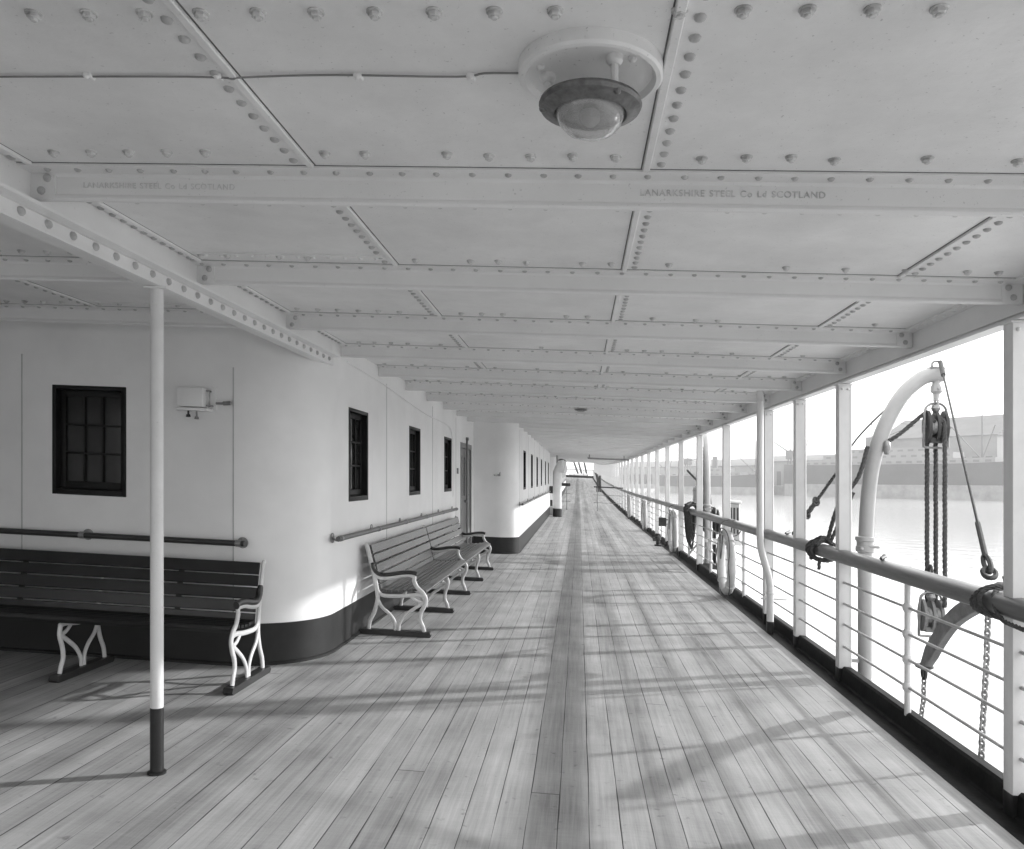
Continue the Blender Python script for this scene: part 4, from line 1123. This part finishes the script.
barrier('long thin barrier rail reaching in from the outer railing far down the deck', .72, 2.16, .90, 38.8, .06)
g = MB(); g.tube(spline([(.42, 33.5, 2.50), (.5, 33.5, 2.47), (2.1, 33.5, 2.47)], 4), .035, 10); g.tube([(.44, 33.5, 2.5), (.44, 33.5, 2.63)], .025, 8); g.tube([(1.9, 33.5, 2.47), (1.9, 33.5, 2.63)], .02, 8)
tag(g.build('curtain_rod', M['metal'], loc=(1.2, 33.5, 2.47)), 'thin horizontal rod hung under the ceiling far down the deck', 'rod')
pr = thing('deck_box', 'small dark box against the second deckhouse beside the ventilator', 'box', (-1.12, 33.4, 0))
g = MB(); g.box(-1.24, -.95, 33.0, 33.5, .92, 1.22, .02); g.build('body', M['dark'], pr)
g = MB(); g.box(-1.20, -.98, 33.05, 33.45, 0, .35, .02); g.tube([(-1.09, 33.25, .35), (-1.09, 33.25, .92)], .03, 8); g.build('pedestal', M['grey'], pr)
sk = MB(); sk.tube([(1.7, 72, 0), (1.72, 72, 1.0), (1.6, 72, 1.6)], .12, 8); sk.tube([(1.95, 72, 0), (1.9, 72, 1.5)], .10, 8); sk.tube([(1.5, 72, 1.7), (1.9, 72.2, .9)], .09, 8)
tag(sk.build('mooring_fender', M['rope'], loc=(1.8, 72, 0)), 'dark upright bundle of rope fenders by the rail near the far end', 'fender')

# far end of the deck
er = thing('end_railing', 'low railing across the far end of the deck', 'railing', (-2, 121.5, 0))
g = MB(); g.widebox([-9, -5.5, 2.3], 121.44, 121.56, 1.15, 1.25); g.build('handrail', M['railwood'], er)
for i, x in enumerate([-8 + 1.45*k for k in range(8)]):
    g = MB(); g.tube([(x, 121.5, 0), (x, 121.5, 1.15)], .06, 6); g.build('baluster', M['grey'], er)
g = MB(); g.widebox([-9, -5.5, 2.3], 121.3, 121.45, 0, .35); g.build('kick_board', M['dark'], er)
def mast(x, y, z0, z1, r, label):
    g = MB(); g.tube([(x, y, z0), (x, y, z1)], [r, r*.6], 10)
    return tag(g.build('mast', M['grey'], loc=(x, y, z0), warp=False), label, 'mast')
mast(-3.2, 150, 0, 9, .35, 'pale mast on the foredeck seen past the far end of the deck')
for i, (a, b_, lab) in enumerate((((.6, 146, .2), (-1.6, 146, 6.5), 'leftmost dark derrick boom leaning beyond the end railing'),
                          ((1.1, 148, .2), (-.6, 148, 6.5), 'middle dark derrick boom leaning beyond the end railing'),
                          ((1.9, 150, .2), (.6, 150, 6.5), 'rightmost dark derrick boom leaning beyond the end railing'))):
    g = MB(); g.tube([a, b_], [.22, .14], 8)
    tag(g.build('derrick_boom', M['dark'], loc=a, warp=False), lab, 'derrick', 'derrick booms on the foredeck')
wc = thing('deck_winch', 'low dark winch on the foredeck below the derrick booms', 'winch', (-.2, 140, 0))
WB = base(-.2, 140); 
g = MB(); g.box(-2.0, 1.6, 139, 141, .2-0, 2.0, .1); g.build('body', M['dark'], wc, warp=False)
g = MB(); g.lathe([(.6, -1.6), (.6, 1.6)], (-.2, 138.8, 1.8), 16, 'x'); g.build('drum', M['grey'], wc, warp=False)

# ------------------------------------------------------------------ across the harbour
WL = -8.0
bank = [(420, 60), (300, 190), (185, 352), (100, 468), (70, 760), (-200, 900)]
inner = [(700, 200), (560, 420), (420, 620), (330, 760), (250, 1000), (-200, 1100)]
g = MB(); g.loft([[(a[0], a[1], WL-2), (b_[0], b_[1], WL-2), (b_[0], b_[1], WL+5.2), (a[0], a[1], WL+5.2)] for a, b_ in zip(bank, inner)])
tag(g.build('quay', M['bankwall'], warp=False, smooth=False), kind='structure')
dq = (Vector((100, 468, 0)) - Vector((185, 352, 0))).normalized(); nq = Vector((dq.y, -dq.x, 0))   # nq points inland
Q = lambda s, n, z: Vector((185, 352, 0)) + dq*s + nq*n + Vector((0, 0, WL + z))
def hull_mb(s0, s1, n0, n1, z0, z1):
    g = MB(); L_ = s1-s0; nm = (n0+n1)/2; hw = (n1-n0)/2
    rings = []
    for t, k in ((0, .05), (.04, .5), (.12, .9), (.25, 1), (.8, 1), (.92, .8), (.98, .4), (1, .05)):
        sh = 1.6*(abs(t-.5)*2)**2
        rings.append([Q(s0+L_*t, nm - hw*k*.85, z0), Q(s0+L_*t, nm + hw*k*.85, z0), Q(s0+L_*t, nm + hw*k, z1+sh), Q(s0+L_*t, nm - hw*k, z1+sh)])
    g.loft(rings); return g
def qbox(g, s0, s1, n0, n1, z0, z1):
    g.loft([[Q(s, n0, z0), Q(s, n1, z0), Q(s, n1, z1), Q(s, n0, z1)] for s in (s0, s1)])
def ship(label, s0, s1, n0, n1, zh, decks, funnels, masts):
    t = bpy.data.objects.new('moored_ship', None); sc.collection.objects.link(t); t.location = Q((s0+s1)/2, (n0+n1)/2, 0); tag(t, label, 'ship')
    hull_mb(s0, s1, n0, n1, -1, zh).build('hull', M['bankdark'], t, warp=False)
    g = MB(); L_ = s1-s0; nm = (n0+n1)/2; hw = (n1-n0)/2
    g.loft([[Q(s0+L_*u, nm - hw*k, -1), Q(s0+L_*u, nm + hw*k, -1), Q(s0+L_*u, nm + hw*k, zh*.42), Q(s0+L_*u, nm - hw*k, zh*.42)] for u, k in ((.005, .07), (.04, .52), (.12, .92), (.25, 1.01), (.8, 1.01), (.92, .82), (.98, .42), (.995, .07))])
    g.build('lower_hull', M['bankwall'], t, warp=False)
    for i, (a, b_, z0, z1) in enumerate(decks):
        g = MB(); qbox(g, a, b_, n0+2+i*.6, n1-2-i*.6, z0, z1); su = g.build('superstructure', M['banklight'], t, warp=False)
        x = a + 1.5
        while x < b_ - 2:
            g = MB(); qbox(g, x, x+2.6, n0+1.9+i*.6, n0+2.2+i*.6, z0+(z1-z0)*.35, z0+(z1-z0)*.7); x += 5.0
            g.build('window', M['bankroof'], su, warp=False)
    for s in funnels:
        g = MB(); p = Q(s, (n0+n1)/2, decks[-1][3]); g.tube([p, p + Vector((0, 0, 7))], [1.7, 1.5], 14); g.build('funnel', M['bankroof'], t, warp=False)
    for s, h in masts:
        g = MB(); p = Q(s, (n0+n1)/2, zh); g.tube([p, p + Vector((0, 0, h))], [.45, .25], 8); q = p + Vector((0, 0, h*.35))
        g.tube([p + Vector((0, 0, 2)), Q(s-9, n0, zh + h*.62)], .22, 6); g.tube([p + Vector((0, 0, 2)), Q(s+9, n0, zh + h*.62)], .22, 6); g.build('mast', M['bankroof'], t, warp=False)
    return t
ship('large hazy steamer moored across the harbour on the right below the big shed', -22, 112, -17, -3, 15.5, [(0, 96, 15.5, 18.3), (18, 84, 18.3, 21), (30, 72, 21, 23.6)], [], [(8, 26), (100, 24)])
ship('smaller hazy ship moored across the harbour further left', 122, 215, -15, -4, 10.5, [(140, 190, 10.5, 13), (150, 176, 13, 15.5)], [163], [(132, 20), (203, 20)])
def shed(label, s0, s1, n0, n1, h, rh):
    t = bpy.data.objects.new('shed', None); sc.collection.objects.link(t); t.location = Q((s0+s1)/2, n0, 5.2); tag(t, label, 'shed')
    g = MB(); qbox(g, s0, s1, n0, n1, 5.21, h); wl_ = g.build('wall', M['banklight'], t, warp=False)
    g = MB(); nm = (n0+n1)/2
    g.loft([[Q(s, n0-.6, h), Q(s, n1+.6, h), Q(s, n1+.6, h+.4), Q(s, nm, h+rh), Q(s, n0-.6, h+.4)] for s in (s0-.6, s1+.6)]); g.build('roof', M['bankroof'], t, warp=False)
    x = s0 + 2
    while x < s1 - 4:
        g = MB(); qbox(g, x, x+3, n0-.1, n0+.2, 5.21, 5.2+(h-5.2)*.6); x += 6
        g.build('opening', M['bankdark'], wl_, warp=False)
shed('big hazy warehouse with long pitched roof behind the large steamer', 14, 72, 14, 60, 29, 11)
shed('long low hazy shed behind the smaller moored ship', 84, 150, 14, 40, 19, 4)
shed('low hazy shed further left along the far quay', 160, 290, 20, 50, 17, 5)
def crane(label, s, n, h, ang):
    t = bpy.data.objects.new('quay_crane', None); sc.collection.objects.link(t); t.location = Q(s, n, 5.2); tag(t, label, 'crane', 'cranes on the far quay')
    g = MB()
    for a in (-2, 2):
        for b_ in (-2, 2): g.tube([Q(s+a, n+b_, 5.2), Q(s+a*.5, n+b_*.5, 5.2+h*.5)], .3, 6)
    g.build('tower', M['bankroof'], t, warp=False)
    g = MB(); qbox(g, s-2, s+2, n-2, n+2, 5.2+h*.5, 5.2+h*.66); g.build('cab', M['bankroof'], t, warp=False)
    g = MB(); p = Q(s, n, 5.2+h*.6); q = p + dq*math.cos(ang)*h*.9 + Vector((0, 0, h*.55*math.sin(abs(ang)+.5)))
    g.tube([p, q], [.45, .2], 6); g.tube([Q(s, n, 5.2+h*.9), q], .12, 5); g.tube([p, Q(s, n, 5.2+h*.9)], .25, 6); g.build('jib', M['bankroof'], t, warp=False)
crane('hazy quay crane with raised jib seen beside the near davit', 70, 5, 38, 2.3)
crane('hazy quay crane further left behind the gap between ships', 118, 3, 30, .5)
crane('leftmost hazy quay crane on the far bank', 200, 4, 26, 2.5)
mr_ = random.Random(3)
g = MB()
pl_ = [(150, 700), (220, 640), (330, 560), (430, 480), (560, 300)]
hp = [(60, 900), (180, 820), (300, 760), (420, 700), (540, 600), (650, 450), (760, 250)]
fine = []
for a, b_ in zip(hp, hp[1:]):
    for k in range(6): fine.append(Vector((a[0], a[1], 0)).lerp(Vector((b_[0], b_[1], 0)), k/6))
g.loft([[p + Vector((-60, -60, WL)), p + Vector((200, 200, WL)), p + Vector((90, 90, WL + 24 + 7*mr_.random())), p + Vector((0, 0, WL + 13 + 6*mr_.random()))] for p in fine])
tag(g.build('hills', M['bankdark'], warp=False), kind='structure')

# ------------------------------------------------------------------ harbour haze
hz = bpy.data.materials.new('haze'); hz.use_nodes = True
t = hz.node_tree; t.nodes.remove(t.nodes["Principled BSDF"])
pv = t.nodes.new('ShaderNodeVolumePrincipled'); pv.inputs['Color'].default_value = (.97, .97, .97, 1); pv.inputs['Density'].default_value = 0.0004
pv.inputs['Anisotropy'].default_value = 0.2
t.links.new(pv.outputs[0], t.nodes['Material Output'].inputs['Volume'])
g = MB(); g.box(-1600, 1600, -1600, 1600, -11.5, 62)
tag(g.build('haze', hz, warp=False, smooth=False), kind='stuff')
